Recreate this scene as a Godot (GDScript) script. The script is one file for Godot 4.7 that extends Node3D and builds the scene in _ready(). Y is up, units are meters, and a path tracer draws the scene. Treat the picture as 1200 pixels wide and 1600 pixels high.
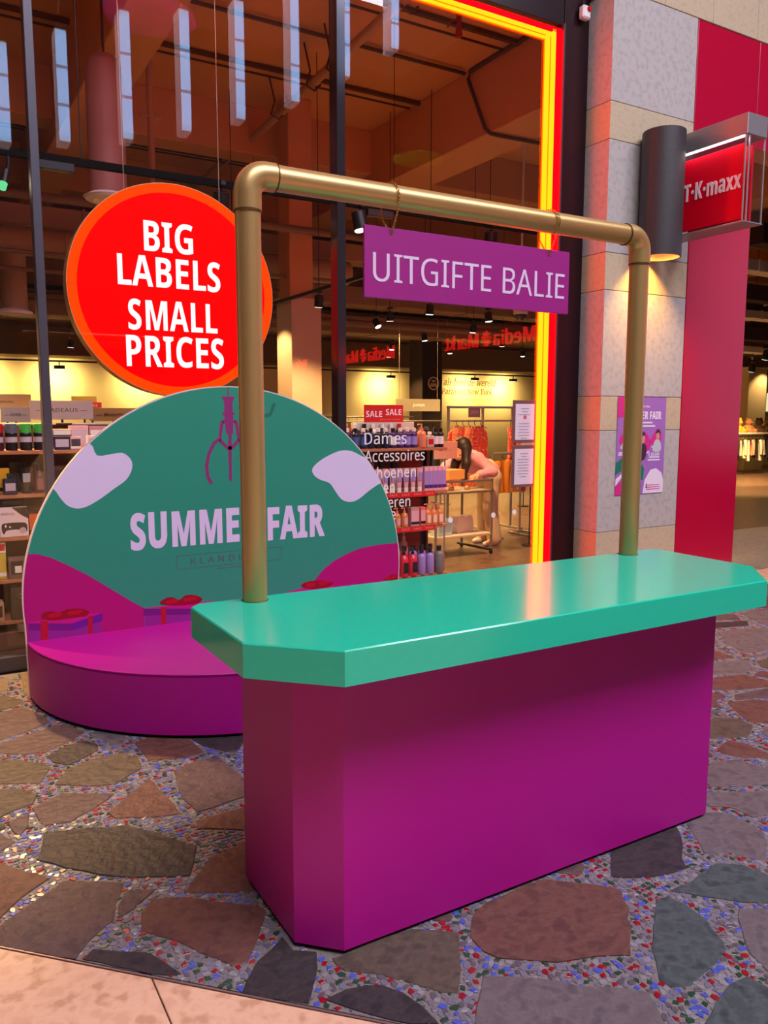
extends Node3D

# ---------------------------------------------------------------- names and tags
var used := {}
var mats := {}
var texs := {}
var cache := {}

func numbered(called: String) -> String:
	if not used.has(called):
		used[called] = 0
		return called
	used[called] += 1
	return "%s_%03d" % [called, used[called]]

func tag(o: Node, label := "", category := "", group := "", kind := "") -> Node:
	if label: o.set_meta("label", label)
	if category: o.set_meta("category", category)
	if group: o.set_meta("group", group)
	if kind: o.set_meta("kind", kind)
	return o

func thing(called: String, label: String, category: String, where := Vector3.ZERO, turn := 0.0, group := "") -> Node3D:
	var o := Node3D.new()
	o.name = numbered(called)
	add_child(o)
	o.position = where
	o.rotation.y = turn
	tag(o, label, category, group)
	return o

func struct_node(called: String, where := Vector3.ZERO) -> Node3D:
	var o := Node3D.new()
	o.name = numbered(called)
	add_child(o)
	o.position = where
	o.set_meta("kind", "structure")
	return o

func put(called: String, m: Mesh, mat: Material, parent: Node = self, where := Vector3.ZERO) -> MeshInstance3D:
	var o := MeshInstance3D.new()
	o.mesh = m
	o.material_override = mat
	o.name = numbered(called) if parent == self else called
	o.position = where
	parent.add_child(o, true)
	return o

func obj(called: String, st: SurfaceTool, mat: Material, parent: Node = self, where := Vector3.ZERO) -> MeshInstance3D:
	return put(called, done(st), mat, parent, where)

func struct_mesh(called: String, st: SurfaceTool, mat: Material) -> MeshInstance3D:
	var o := obj(called, st, mat)
	o.set_meta("kind", "structure")
	return o

func copy(o: Node3D, where: Vector3, turn := 0.0, label := "") -> Node3D:
	var c: Node3D = o.duplicate()
	c.name = numbered(str(o.name).rstrip("0123456789").rstrip("_"))
	add_child(c)
	c.position = where
	c.rotation.y = turn
	if label: c.set_meta("label", label)
	return c

const ORD := ["first", "second", "third", "fourth", "fifth", "sixth", "seventh", "eighth", "ninth", "tenth", "eleventh", "twelfth", "thirteenth", "fourteenth", "fifteenth", "sixteenth", "seventeenth", "eighteenth", "nineteenth", "twentieth"]

# ---------------------------------------------------------------- shapes
func begin() -> SurfaceTool:
	var st := SurfaceTool.new()
	st.begin(Mesh.PRIMITIVE_TRIANGLES)
	st.set_smooth_group(-1)
	return st

func done(st: SurfaceTool) -> ArrayMesh:
	st.generate_normals()
	return st.commit()

func tri(st: SurfaceTool, a: Vector3, b: Vector3, c: Vector3, n: Vector3) -> void:
	var swap := (b - a).cross(c - a).dot(n) > 0.0
	var ax := n.abs().max_axis_index()
	for v in ([a, c, b] if swap else [a, b, c]):
		st.set_uv(Vector2(v.x, v.z) if ax == 1 else Vector2(v.z, -v.y) if ax == 0 else Vector2(v.x, -v.y))
		st.add_vertex(v)

func quad(st: SurfaceTool, a: Vector3, b: Vector3, c: Vector3, d: Vector3, n: Vector3) -> void:
	tri(st, a, b, c, n)
	tri(st, a, c, d, n)

# a box with chamfered edges
func box(st: SurfaceTool, c: Vector3, s: Vector3, bevel := 0.0, t := Basis.IDENTITY) -> SurfaceTool:
	var h := s / 2.0
	var k := minf(bevel, minf(h.x, minf(h.y, h.z)) * 0.9)
	for ax in 3:
		var u := (ax + 1) % 3
		var v := (ax + 2) % 3
		for sg in [-1.0, 1.0]:
			var p := []
			for q in [[-1, -1], [1, -1], [1, 1], [-1, 1]]:
				var w := Vector3.ZERO
				w[ax] = sg * h[ax]; w[u] = q[0] * (h[u] - k); w[v] = q[1] * (h[v] - k)
				p.append(c + t * w)
			var n := Vector3.ZERO
			n[ax] = sg
			quad(st, p[0], p[1], p[2], p[3], t * n)
	if k > 0.0:
		for ax in 3:
			var u := (ax + 1) % 3
			var v := (ax + 2) % 3
			for su in [-1.0, 1.0]:
				for sv in [-1.0, 1.0]:
					var p := []
					for q in [[-1, 0], [1, 0], [1, 1], [-1, 1]]:
						var w := Vector3.ZERO
						w[ax] = q[0] * (h[ax] - k)
						w[u] = su * (h[u] - (k if q[1] == 0 else 0.0))
						w[v] = sv * (h[v] - (k if q[1] == 1 else 0.0))
						p.append(c + t * w)
					var n := Vector3.ZERO
					n[u] = su; n[v] = sv
					quad(st, p[0], p[1], p[2], p[3], t * n)
		for sx in [-1.0, 1.0]:
			for sy in [-1.0, 1.0]:
				for sz in [-1.0, 1.0]:
					var sgn := Vector3(sx, sy, sz)
					var a := (h - Vector3(0, k, k)) * sgn
					var b := (h - Vector3(k, 0, k)) * sgn
					var d := (h - Vector3(k, k, 0)) * sgn
					tri(st, c + t * a, c + t * b, c + t * d, t * sgn)
	return st

func frame_of(d: Vector3) -> Basis:
	var y := d.normalized()
	var x := y.cross(Vector3.FORWARD if absf(y.z) < 0.9 else Vector3.RIGHT).normalized()
	return Basis(x, y, x.cross(y))

# a round bar or cone from a to b
func rod(st: SurfaceTool, a: Vector3, b: Vector3, r0: float, r1 := -1.0, seg := 16, caps := true) -> SurfaceTool:
	if r1 < 0.0: r1 = r0
	var f := frame_of(b - a)
	var ring := []
	for i in seg:
		var g := TAU * i / seg
		ring.append(f.x * cos(g) + f.z * sin(g))
	for i in seg:
		var p: Vector3 = ring[i]
		var q: Vector3 = ring[(i + 1) % seg]
		st.set_smooth_group(1)
		quad(st, a + p * r0, a + q * r0, b + q * r1, b + p * r1, p + q)
		st.set_smooth_group(-1)
		if caps:
			if r0 > 0: tri(st, a, a + p * r0, a + q * r0, -f.y)
			if r1 > 0: tri(st, b, b + p * r1, b + q * r1, f.y)
	return st

# profile of Vector2(radius, height) turned about the y axis
func lathe(st: SurfaceTool, prof: Array, seg := 24, c := Vector3.ZERO, smooth := true, squash := 1.0) -> SurfaceTool:
	for k in prof.size() - 1:
		var p: Vector2 = prof[k]
		var q: Vector2 = prof[k + 1]
		var out := Vector2(q.y - p.y, p.x - q.x)
		st.set_smooth_group(1 + k if not smooth else 1)
		if absf(q.y - p.y) < 1e-5: st.set_smooth_group(-1)
		for i in seg:
			var a := TAU * i / seg
			var b := TAU * (i + 1) / seg
			var da := Vector3(cos(a), 0, sin(a) * squash)
			var db := Vector3(cos(b), 0, sin(b) * squash)
			var n := (da + db) * out.x + Vector3(0, out.y * 2.0, 0)
			if p.x > 0: tri(st, c + da * p.x + Vector3(0, p.y, 0), c + db * p.x + Vector3(0, p.y, 0), c + (da * q.x) + Vector3(0, q.y, 0), n)
			if q.x > 0: tri(st, c + db * p.x + Vector3(0, p.y, 0), c + db * q.x + Vector3(0, q.y, 0), c + (da * q.x) + Vector3(0, q.y, 0), n)
	st.set_smooth_group(-1)
	return st

# outline in the xy plane, pushed from z0 to z1 (z1 > z0), front edge chamfered by bevel
func slab(st: SurfaceTool, poly: PackedVector2Array, z0: float, z1: float, t := Transform3D.IDENTITY, bevel := 0.0, back := true) -> SurfaceTool:
	var n := poly.size()
	var top := poly
	if bevel > 0.0:
		var off := Geometry2D.offset_polygon(poly, -bevel, Geometry2D.JOIN_MITER)
		if off.size() == 1 and off[0].size() == n:
			# line the inset corners up with the outline
			var best := 0
			var bd := 1e9
			for k in n:
				var dd := 0.0
				for i in n: dd += poly[i].distance_to(off[0][(i + k) % n])
				if dd < bd: bd = dd; best = k
			top = PackedVector2Array()
			for i in n: top.append(off[0][(i + best) % n])
		else:
			bevel = 0.0
	var idx := Geometry2D.triangulate_polygon(top)
	for i in range(0, idx.size(), 3):
		tri(st, t * Vector3(top[idx[i]].x, top[idx[i]].y, z1), t * Vector3(top[idx[i + 1]].x, top[idx[i + 1]].y, z1), t * Vector3(top[idx[i + 2]].x, top[idx[i + 2]].y, z1), t.basis.z)
	if back:
		idx = Geometry2D.triangulate_polygon(poly)
		for i in range(0, idx.size(), 3):
			tri(st, t * Vector3(poly[idx[i]].x, poly[idx[i]].y, z0), t * Vector3(poly[idx[i + 1]].x, poly[idx[i + 1]].y, z0), t * Vector3(poly[idx[i + 2]].x, poly[idx[i + 2]].y, z0), -t.basis.z)
	var cw := Geometry2D.is_polygon_clockwise(poly)
	for i in n:
		var p := poly[i]
		var q := poly[(i + 1) % n]
		var e := q - p
		var o := Vector2(e.y, -e.x) if not cw else Vector2(-e.y, e.x)
		var nn := t.basis * Vector3(o.x, o.y, 0)
		quad(st, t * Vector3(p.x, p.y, z0), t * Vector3(q.x, q.y, z0), t * Vector3(q.x, q.y, z1 - bevel), t * Vector3(p.x, p.y, z1 - bevel), nn)
		if bevel > 0.0:
			var p2 := top[i]
			var q2 := top[(i + 1) % n]
			quad(st, t * Vector3(p.x, p.y, z1 - bevel), t * Vector3(q.x, q.y, z1 - bevel), t * Vector3(q2.x, q2.y, z1), t * Vector3(p2.x, p2.y, z1), nn + t.basis.z * o.length())
	return st

# a tube along a row of points
func tube(st: SurfaceTool, pts: Array, r: float, seg := 8, closed := false, r_end := -1.0) -> SurfaceTool:
	var n := pts.size()
	var rings := []
	var f := Basis.IDENTITY
	for i in n:
		var a: Vector3 = pts[(i - 1 + n) % n] if closed or i > 0 else pts[i]
		var b: Vector3 = pts[(i + 1) % n] if closed or i < n - 1 else pts[i]
		var d := (b - a).normalized()
		if i == 0:
			f = frame_of(d)
		else:
			var x := (f.x - d * f.x.dot(d)).normalized()
			f = Basis(x, d, x.cross(d))
		var rr := r if r_end < 0.0 else lerpf(r, r_end, float(i) / (n - 1))
		var ring := []
		for k in seg:
			var g := TAU * k / seg
			ring.append([pts[i] + (f.x * cos(g) + f.z * sin(g)) * rr, f.x * cos(g) + f.z * sin(g)])
		rings.append(ring)
	st.set_smooth_group(1)
	for i in (n if closed else n - 1):
		var ra: Array = rings[i]
		var rb: Array = rings[(i + 1) % n]
		for k in seg:
			var k2 := (k + 1) % seg
			quad(st, ra[k][0], ra[k2][0], rb[k2][0], rb[k][0], ra[k][1] + ra[k2][1])
	st.set_smooth_group(-1)
	if not closed:
		for k in range(1, seg - 1):
			tri(st, rings[0][0][0], rings[0][k][0], rings[0][k + 1][0], pts[0] - pts[1])
			tri(st, rings[n - 1][0][0], rings[n - 1][k][0], rings[n - 1][k + 1][0], pts[n - 1] - pts[n - 2])
	return st

func poly_of(a: Array) -> PackedVector2Array:
	var p := PackedVector2Array()
	for i in range(0, a.size(), 2): p.append(Vector2(a[i], a[i + 1]))
	return p

# closed smooth curve through the given corners
func smooth_poly(a: Array, steps := 4) -> PackedVector2Array:
	var src := poly_of(a)
	var n := src.size()
	var p := PackedVector2Array()
	for i in n:
		for k in steps:
			p.append(src[i].cubic_interpolate(src[(i + 1) % n], src[(i - 1 + n) % n], src[(i + 2) % n], float(k) / steps))
	return p

# a drawn stroke of a given width as an outline
func stroke(a: Array, w: float) -> PackedVector2Array:
	var pl := poly_of(a)
	var r := Geometry2D.offset_polyline(pl, w / 2.0, Geometry2D.JOIN_ROUND, Geometry2D.END_ROUND)
	return r[0] if r.size() else PackedVector2Array()

# lettering fitted into width x height around a centre (front faces +z of the frame t)
func letters(text: String, w: float, h: float, t: Transform3D, depth := 0.002, bold := true, face := "Droid Sans", squeeze := true, slant := 0.0, heavy := 0.0) -> ArrayMesh:
	var key := "f" + face + str(bold) + str(heavy)
	if not cache.has(key):
		var f := SystemFont.new()
		f.font_names = PackedStringArray([face])
		f.font_weight = 700 if bold else 400
		var fv := FontVariation.new()
		fv.base_font = f
		fv.variation_embolden = heavy
		cache[key] = fv if heavy > 0.0 else f
	var tm := TextMesh.new()
	tm.font = cache[key]
	tm.text = text
	tm.font_size = 64
	tm.pixel_size = 0.01
	tm.depth = 0.05
	tm.curve_step = 3.0
	var arr := tm.get_mesh_arrays()
	var v: PackedVector3Array = arr[Mesh.ARRAY_VERTEX]
	var lo := Vector3(1e9, 1e9, 1e9)
	var hi := -lo
	for p in v:
		lo = lo.min(p); hi = hi.max(p)
	var c := (lo + hi) / 2.0
	var sx := w / maxf(hi.x - lo.x, 1e-4)
	var sy := h / maxf(hi.y - lo.y, 1e-4)
	if not squeeze:
		sx = minf(sx, sy); sy = sx
	var idx: PackedInt32Array = arr[Mesh.ARRAY_INDEX] if arr[Mesh.ARRAY_INDEX] != null else PackedInt32Array()
	if idx.is_empty():
		for i in v.size(): idx.append(i)
	var nr: PackedVector3Array = arr[Mesh.ARRAY_NORMAL]
	var st := begin()
	for i in range(0, idx.size(), 3):
		var q := []
		for k in 3:
			var p := v[idx[i + k]] - c
			var y := p.y * sy
			q.append(t * Vector3(p.x * sx + slant * y, y, (p.z / 0.05 + 0.5) * depth))
		tri(st, q[0], q[1], q[2], t.basis * nr[idx[i]])
	return done(st)

# ---------------------------------------------------------------- materials
func rgb8(r: int, g: int, b: int, a := 1.0) -> Color:
	return Color(r / 255.0, g / 255.0, b / 255.0, a)

func mat(key: String, c := Color.WHITE, rough := 0.6, metal := 0.0, spec := 0.5) -> StandardMaterial3D:
	if mats.has(key): return mats[key]
	var m := StandardMaterial3D.new()
	m.resource_name = key
	m.albedo_color = c
	m.roughness = rough
	m.metallic = metal
	m.metallic_specular = spec
	mats[key] = m
	return m

# a glowing material; level is linear radiance
func glow(key: String, lin: Color, k := 1.0, base := Color(0.02, 0.02, 0.02)) -> StandardMaterial3D:
	if mats.has(key): return mats[key]
	var m := mat(key, base, 1.0, 0.0, 0.0)
	m.emission_enabled = true
	m.emission = lin.linear_to_srgb()
	m.emission_energy_multiplier = k
	return m

func noise(key: String, freq: float, octaves := 4, sd := 1, size := 256, ramp: Gradient = null, bump := 0.0, kind := FastNoiseLite.TYPE_SIMPLEX_SMOOTH) -> NoiseTexture2D:
	if texs.has(key): return texs[key]
	var f := FastNoiseLite.new()
	f.seed = sd
	f.noise_type = kind
	f.frequency = freq
	f.fractal_octaves = octaves
	var t := NoiseTexture2D.new()
	t.width = size; t.height = size
	t.seamless = true
	t.noise = f
	if ramp: t.color_ramp = ramp
	if bump > 0.0:
		t.as_normal_map = true
		t.bump_strength = bump
	texs[key] = t
	return t

func ramp(cols: Array, offs: Array) -> Gradient:
	var g := Gradient.new()
	g.colors = PackedColorArray(cols)
	g.offsets = PackedFloat32Array(offs)
	return g

# a material whose colour wanders between the given colours, with fine relief
func mottled(key: String, cols: Array, freq: float, scale: float, rough: float, bump := 0.0, sd := 1, octaves := 5, bump_freq := 0.05, spec := 0.5) -> StandardMaterial3D:
	if mats.has(key): return mats[key]
	var m := mat(key, Color.WHITE, rough, 0.0, spec)
	var offs := []
	for i in cols.size(): offs.append(0.22 + 0.56 * i / maxf(cols.size() - 1, 1))
	m.albedo_texture = noise(key, freq, octaves, sd, 256, ramp(cols, offs))
	m.uv1_scale = Vector3.ONE * scale
	if bump > 0.0:
		m.normal_enabled = true
		m.normal_texture = noise("bump%.3f" % bump_freq, bump_freq, 5, 7, 256, null, 6.0)
		m.normal_scale = bump
	return m

# ---------------------------------------------------------------- lamps
func area_light(called: String, where: Vector3, towards: Vector3, size: Vector2, c: Color, e: float, parent: Node = self) -> AreaLight3D:
	var l := AreaLight3D.new()
	l.name = called
	l.area_normalize_energy = false
	l.area_size = size
	l.light_color = c
	l.light_energy = e
	l.shadow_enabled = true
	l.set("area_range", 60.0)
	l.set("area_attenuation", 2.0)
	parent.add_child(l, true)
	var z := -(towards.normalized())
	var x := (Vector3.UP if absf(z.y) < 0.95 else Vector3.RIGHT).cross(z).normalized()
	l.transform = Transform3D(Basis(x, z.cross(x), z), where)
	return l

func spot_light(called: String, where: Vector3, towards: Vector3, angle: float, c: Color, e: float, parent: Node, size := 0.03, soft := 0.6) -> SpotLight3D:
	var l := SpotLight3D.new()
	l.name = called
	l.spot_angle = angle
	l.spot_angle_attenuation = soft
	l.spot_range = 60.0
	l.spot_attenuation = 2.0
	l.light_color = c
	l.light_energy = e
	l.light_size = size
	l.shadow_enabled = true
	parent.add_child(l, true)
	var z := -(towards.normalized())
	var x := (Vector3.UP if absf(z.y) < 0.95 else Vector3.RIGHT).cross(z).normalized()
	l.transform = Transform3D(Basis(x, z.cross(x), z), where)
	return l

func omni_light(called: String, where: Vector3, c: Color, e: float, size: float, parent: Node) -> OmniLight3D:
	var l := OmniLight3D.new()
	l.name = called
	l.omni_range = 60.0
	l.omni_attenuation = 2.0
	l.light_color = c
	l.light_energy = e
	l.light_size = size
	l.shadow_enabled = true
	parent.add_child(l, true)
	l.position = where
	return l

const STONES := [
	[6, -0.511, -3.148, -0.466, -3.133, -0.497, -2.897, -0.535, -2.869, -0.567, -2.905, -0.556, -3.126],
	[6, -0.401, -3.182, -0.351, -3.191, -0.31, -3.079, -0.33, -2.878, -0.395, -2.735, -0.421, -2.798],
	[5, -0.584, -2.846, -0.505, -2.815, -0.44, -2.704, -0.479, -2.615, -0.56, -2.59, -0.607, -2.621],
	[0, -0.612, -2.548, -0.562, -2.557, -0.452, -2.599, -0.416, -2.514, -0.365, -2.348, -0.359, -2.291, -0.49, -2.209, -0.596, -2.168, -0.64, -2.186],
	[0, -0.64, -2.123, -0.6, -2.131, -0.488, -2.175, -0.353, -2.234, -0.294, -2.226, -0.23, -2.073, -0.298, -2.002, -0.429, -1.917, -0.543, -1.947, -0.61, -2.012, -0.646, -2.051],
	[2, -0.43, -1.866, -0.361, -1.93, -0.282, -1.969, -0.242, -1.956, -0.207, -1.893, -0.215, -1.822, -0.299, -1.754, -0.369, -1.718, -0.417, -1.787],
	[5, -0.653, -1.954, -0.544, -1.89, -0.446, -1.79, -0.43, -1.737, -0.495, -1.592, -0.639, -1.674, -0.673, -1.7],
	[5, -0.444, -1.549, -0.375, -1.684, -0.243, -1.733, -0.115, -1.731, -0.078, -1.637, -0.094, -1.52, -0.227, -1.427, -0.326, -1.466],
	[5, -0.679, -1.624, -0.561, -1.573, -0.517, -1.498, -0.544, -1.415, -0.61, -1.396, -0.666, -1.366, -0.697, -1.384],
	[0, -0.552, -1.382, -0.424, -1.457, -0.248, -1.342, -0.312, -1.277, -0.436, -1.19, -0.532, -1.213],
	[0, -0.646, -1.288, -0.614, -1.325, -0.565, -1.346, -0.579, -1.242, -0.616, -1.179, -0.631, -1.21],
	[0, -0.701, -1.28, -0.677, -1.237, -0.633, -1.143, -0.69, -1.097, -0.723, -1.103],
	[2, -0.679, -1.33, -0.658, -1.3, -0.653, -1.274, -0.667, -1.255, -0.688, -1.272],
	[1, -0.053, -1.816, 0.024, -1.851, 0.175, -1.792, 0.2, -1.546, 0.11, -1.533, -0.047, -1.593],
	[2, 0.19, -1.735, 0.307, -1.752, 0.447, -1.652, 0.34, -1.492, 0.287, -1.503, 0.212, -1.622],
	[0, 0.023, -1.421, 0.128, -1.474, 0.236, -1.466, 0.255, -1.261, 0.274, -1.107, 0.275, -1.051, 0.182, -1.047, -0.002, -1.021, -0.018, -1.144, -0.001, -1.295],
	[1, -0.304, -1.198, -0.088, -1.409, -0.056, -1.041, -0.146, -1.062, -0.289, -1.135],
	[1, -0.023, -0.963, 0.152, -0.968, 0.25, -0.961, 0.164, -0.773, 0.098, -0.807, -0.041, -0.897],
	[2, -0.537, -1.157, -0.39, -1.115, -0.258, -1.054, -0.169, -0.935, -0.078, -0.786, -0.155, -0.612, -0.321, -0.697, -0.418, -0.772, -0.504, -0.868, -0.582, -0.971],
	[1, -0.201, -0.526, -0.057, -0.693, 0.003, -0.698, 0.07, -0.731, 0.147, -0.654, 0.056, -0.458, 0.005, -0.419, -0.073, -0.456],
	[1, -0.742, -1.075, -0.696, -1.025, -0.653, -0.956, -0.561, -0.834, -0.649, -0.769, -0.726, -0.684, -0.77, -0.683],
	[0, -0.775, -0.613, -0.729, -0.647, -0.614, -0.732, -0.524, -0.795, -0.352, -0.684, -0.405, -0.58, -0.425, -0.503, -0.514, -0.432, -0.557, -0.374, -0.644, -0.438, -0.739, -0.534, -0.777, -0.576],
	[0, -0.416, -0.498, -0.396, -0.571, -0.357, -0.634, -0.271, -0.594, -0.362, -0.523],
	[1, -0.345, -0.494, -0.298, -0.547, -0.2, -0.502, -0.007, -0.324, -0.01, -0.298, -0.081, -0.192, -0.141, -0.113, -0.186, -0.117, -0.245, -0.22, -0.296, -0.312, -0.366, -0.405],
	[2, -0.54, -0.359, -0.507, -0.391, -0.443, -0.34, -0.371, -0.294, -0.344, -0.23, -0.313, -0.154, -0.399, -0.211],
	[2, -0.2, -0.008, -0.116, -0.105, -0.012, -0.166, -0.009, -0.095, 0.046, -0.054, 0.018, 0.012, -0.062, 0.121, -0.149, 0.045],
	[5, 0.071, -0.005, 0.11, -0.004, 0.216, -0.018, 0.336, -0.001, 0.449, 0.085, 0.361, 0.215, 0.3, 0.288, 0.265, 0.26, 0.198, 0.171, 0.144, 0.109, 0.077, 0.058, 0.067, 0.022],
	[2, -0.017, 0.129, 0.048, 0.123, 0.103, 0.139, 0.139, 0.158, 0.173, 0.211, 0.192, 0.283, 0.194, 0.348, 0.134, 0.316, 0.059, 0.234],
	[1, 0.539, 0.034, 0.613, 0.008, 0.758, -0.002, 0.856, 0.004, 0.913, 0.057, 0.978, 0.113, 1.029, 0.173, 0.974, 0.263, 0.928, 0.296, 0.916, 0.324, 0.854, 0.374, 0.813, 0.416, 0.723, 0.367, 0.678, 0.353, 0.61, 0.33, 0.547, 0.282, 0.479, 0.232, 0.46, 0.188, 0.465, 0.122],
	[3, 0.397, 0.269, 0.51, 0.343, 0.574, 0.398, 0.593, 0.429, 0.666, 0.477, 0.742, 0.544, 0.716, 0.596, 0.676, 0.666, 0.606, 0.714, 0.356, 0.607, 0.212, 0.46, 0.271, 0.399],
	[2, 1.18, -0.013, 1.324, -0.009, 1.515, -0.002, 1.431, 0.094, 1.358, 0.148, 1.322, 0.199, 1.235, 0.192, 1.159, 0.167, 1.086, 0.128, 1.06, 0.107],
	[4, 1.092, 0.266, 1.137, 0.28, 1.15, 0.334, 1.139, 0.418, 1.098, 0.511, 1.067, 0.538, 0.988, 0.561, 0.859, 0.585, 0.811, 0.562, 0.805, 0.524, 0.891, 0.422],
	[4, 1.158, 0.258, 1.269, 0.258, 1.434, 0.232, 1.503, 0.282, 1.524, 0.363, 1.498, 0.408, 1.391, 0.466, 1.312, 0.418, 1.234, 0.335],
	[3, 1.276, 0.431, 1.355, 0.477, 1.322, 0.538, 1.164, 0.646, 1.091, 0.656, 1.116, 0.579, 1.228, 0.461],
	[4, 0.773, 0.694, 0.869, 0.658, 0.953, 0.635, 1.026, 0.638, 1.034, 0.694, 1.004, 0.736, 0.897, 0.786, 0.795, 0.751, 0.748, 0.709],
	[3, 1.693, -0.027, 1.777, 0.03, 1.775, 0.142, 1.717, 0.233, 1.593, 0.312, 1.549, 0.249, 1.532, 0.21, 1.447, 0.17, 1.526, 0.06, 1.567, -0.002, 1.625, -0.015],
	[3, 2.107, -0.303, 2.227, -0.269, 2.276, -0.147, 2.267, -0.069, 2.132, -0.049, 2.028, -0.089, 1.903, -0.155, 1.938, -0.228],
	[1, 2.256, -0.385, 2.365, -0.418, 2.421, -0.369, 2.41, -0.237, 2.407, -0.19, 2.362, -0.205, 2.269, -0.276, 2.23, -0.342],
	[5, 2.42, -0.605, 2.579, -0.647, 2.678, -0.57, 2.647, -0.472, 2.507, -0.406, 2.377, -0.46, 2.31, -0.485],
	[1, 2.824, -0.755, 3.013, -0.698, 3.06, -0.622, 2.814, -0.443, 2.739, -0.459, 2.675, -0.524, 2.772, -0.682],
	[1, 3.015, -1.05, 3.123, -1.05, 3.312, -1.004, 3.336, -0.863, 3.309, -0.787, 3.236, -0.794, 3.08, -0.839, 2.928, -0.913],
	[3, 3.223, -1.223, 3.374, -1.24, 3.595, -1.176, 3.469, -1.045, 3.314, -1.016, 3.171, -1.086],
	[3, 3.992, -1.693, 4.233, -1.66, 4.405, -1.584, 4.32, -1.41, 3.961, -1.197, 3.693, -1.276, 3.829, -1.512],
	[2, 4.046, -1.852, 4.217, -1.862, 4.449, -1.778, 4.341, -1.69, 4.084, -1.762],
	[0, 2.963, -0.81, 3.212, -0.779, 3.207, -0.701, 3.082, -0.691, 2.893, -0.752],
]

# ---------------------------------------------------------------- the scene
const GLASS_Z := -3.26       # the shop front
const PIER_Z := -2.967       # face of the stone pier
const WARM := Color(1.0, 0.80, 0.52)

func _ready() -> void:
	# camera
	var cam := Camera3D.new()
	cam.name = "camera"
	cam.fov = rad_to_deg(2.0 * atan(800.0 / 1248.3))
	cam.near = 0.05
	cam.far = 200.0
	add_child(cam)
	cam.transform = Transform3D(Basis(Vector3.UP, -0.5322) * Basis(Vector3.RIGHT, -0.1219) * Basis(Vector3.BACK, 0.0011), Vector3(-0.8692, 1.5351, 1.8788))
	# sky: an evenly overcast one, hidden by the roofs of the mall
	var env := Environment.new()
	env.background_mode = Environment.BG_COLOR
	env.background_color = Color(0.35, 0.37, 0.42)
	env.tonemap_mode = Environment.TONE_MAPPER_LINEAR
	env.tonemap_exposure = 1.0
	env.sdfgi_enabled = true
	env.ssao_enabled = true
	env.ssil_enabled = true
	var we := WorldEnvironment.new()
	we.name = "surroundings"
	we.environment = env
	add_child(we)
	hall_lamps()
	build_materials()
	build_floor()
	build_hall()
	build_front()
	build_pier()
	build_shop()
	build_counter()
	build_backdrop()
	build_signs()
	build_left_gondola()
	build_right_gondola()
	build_shop_things()
	build_person()
	build_far_shop()

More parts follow.
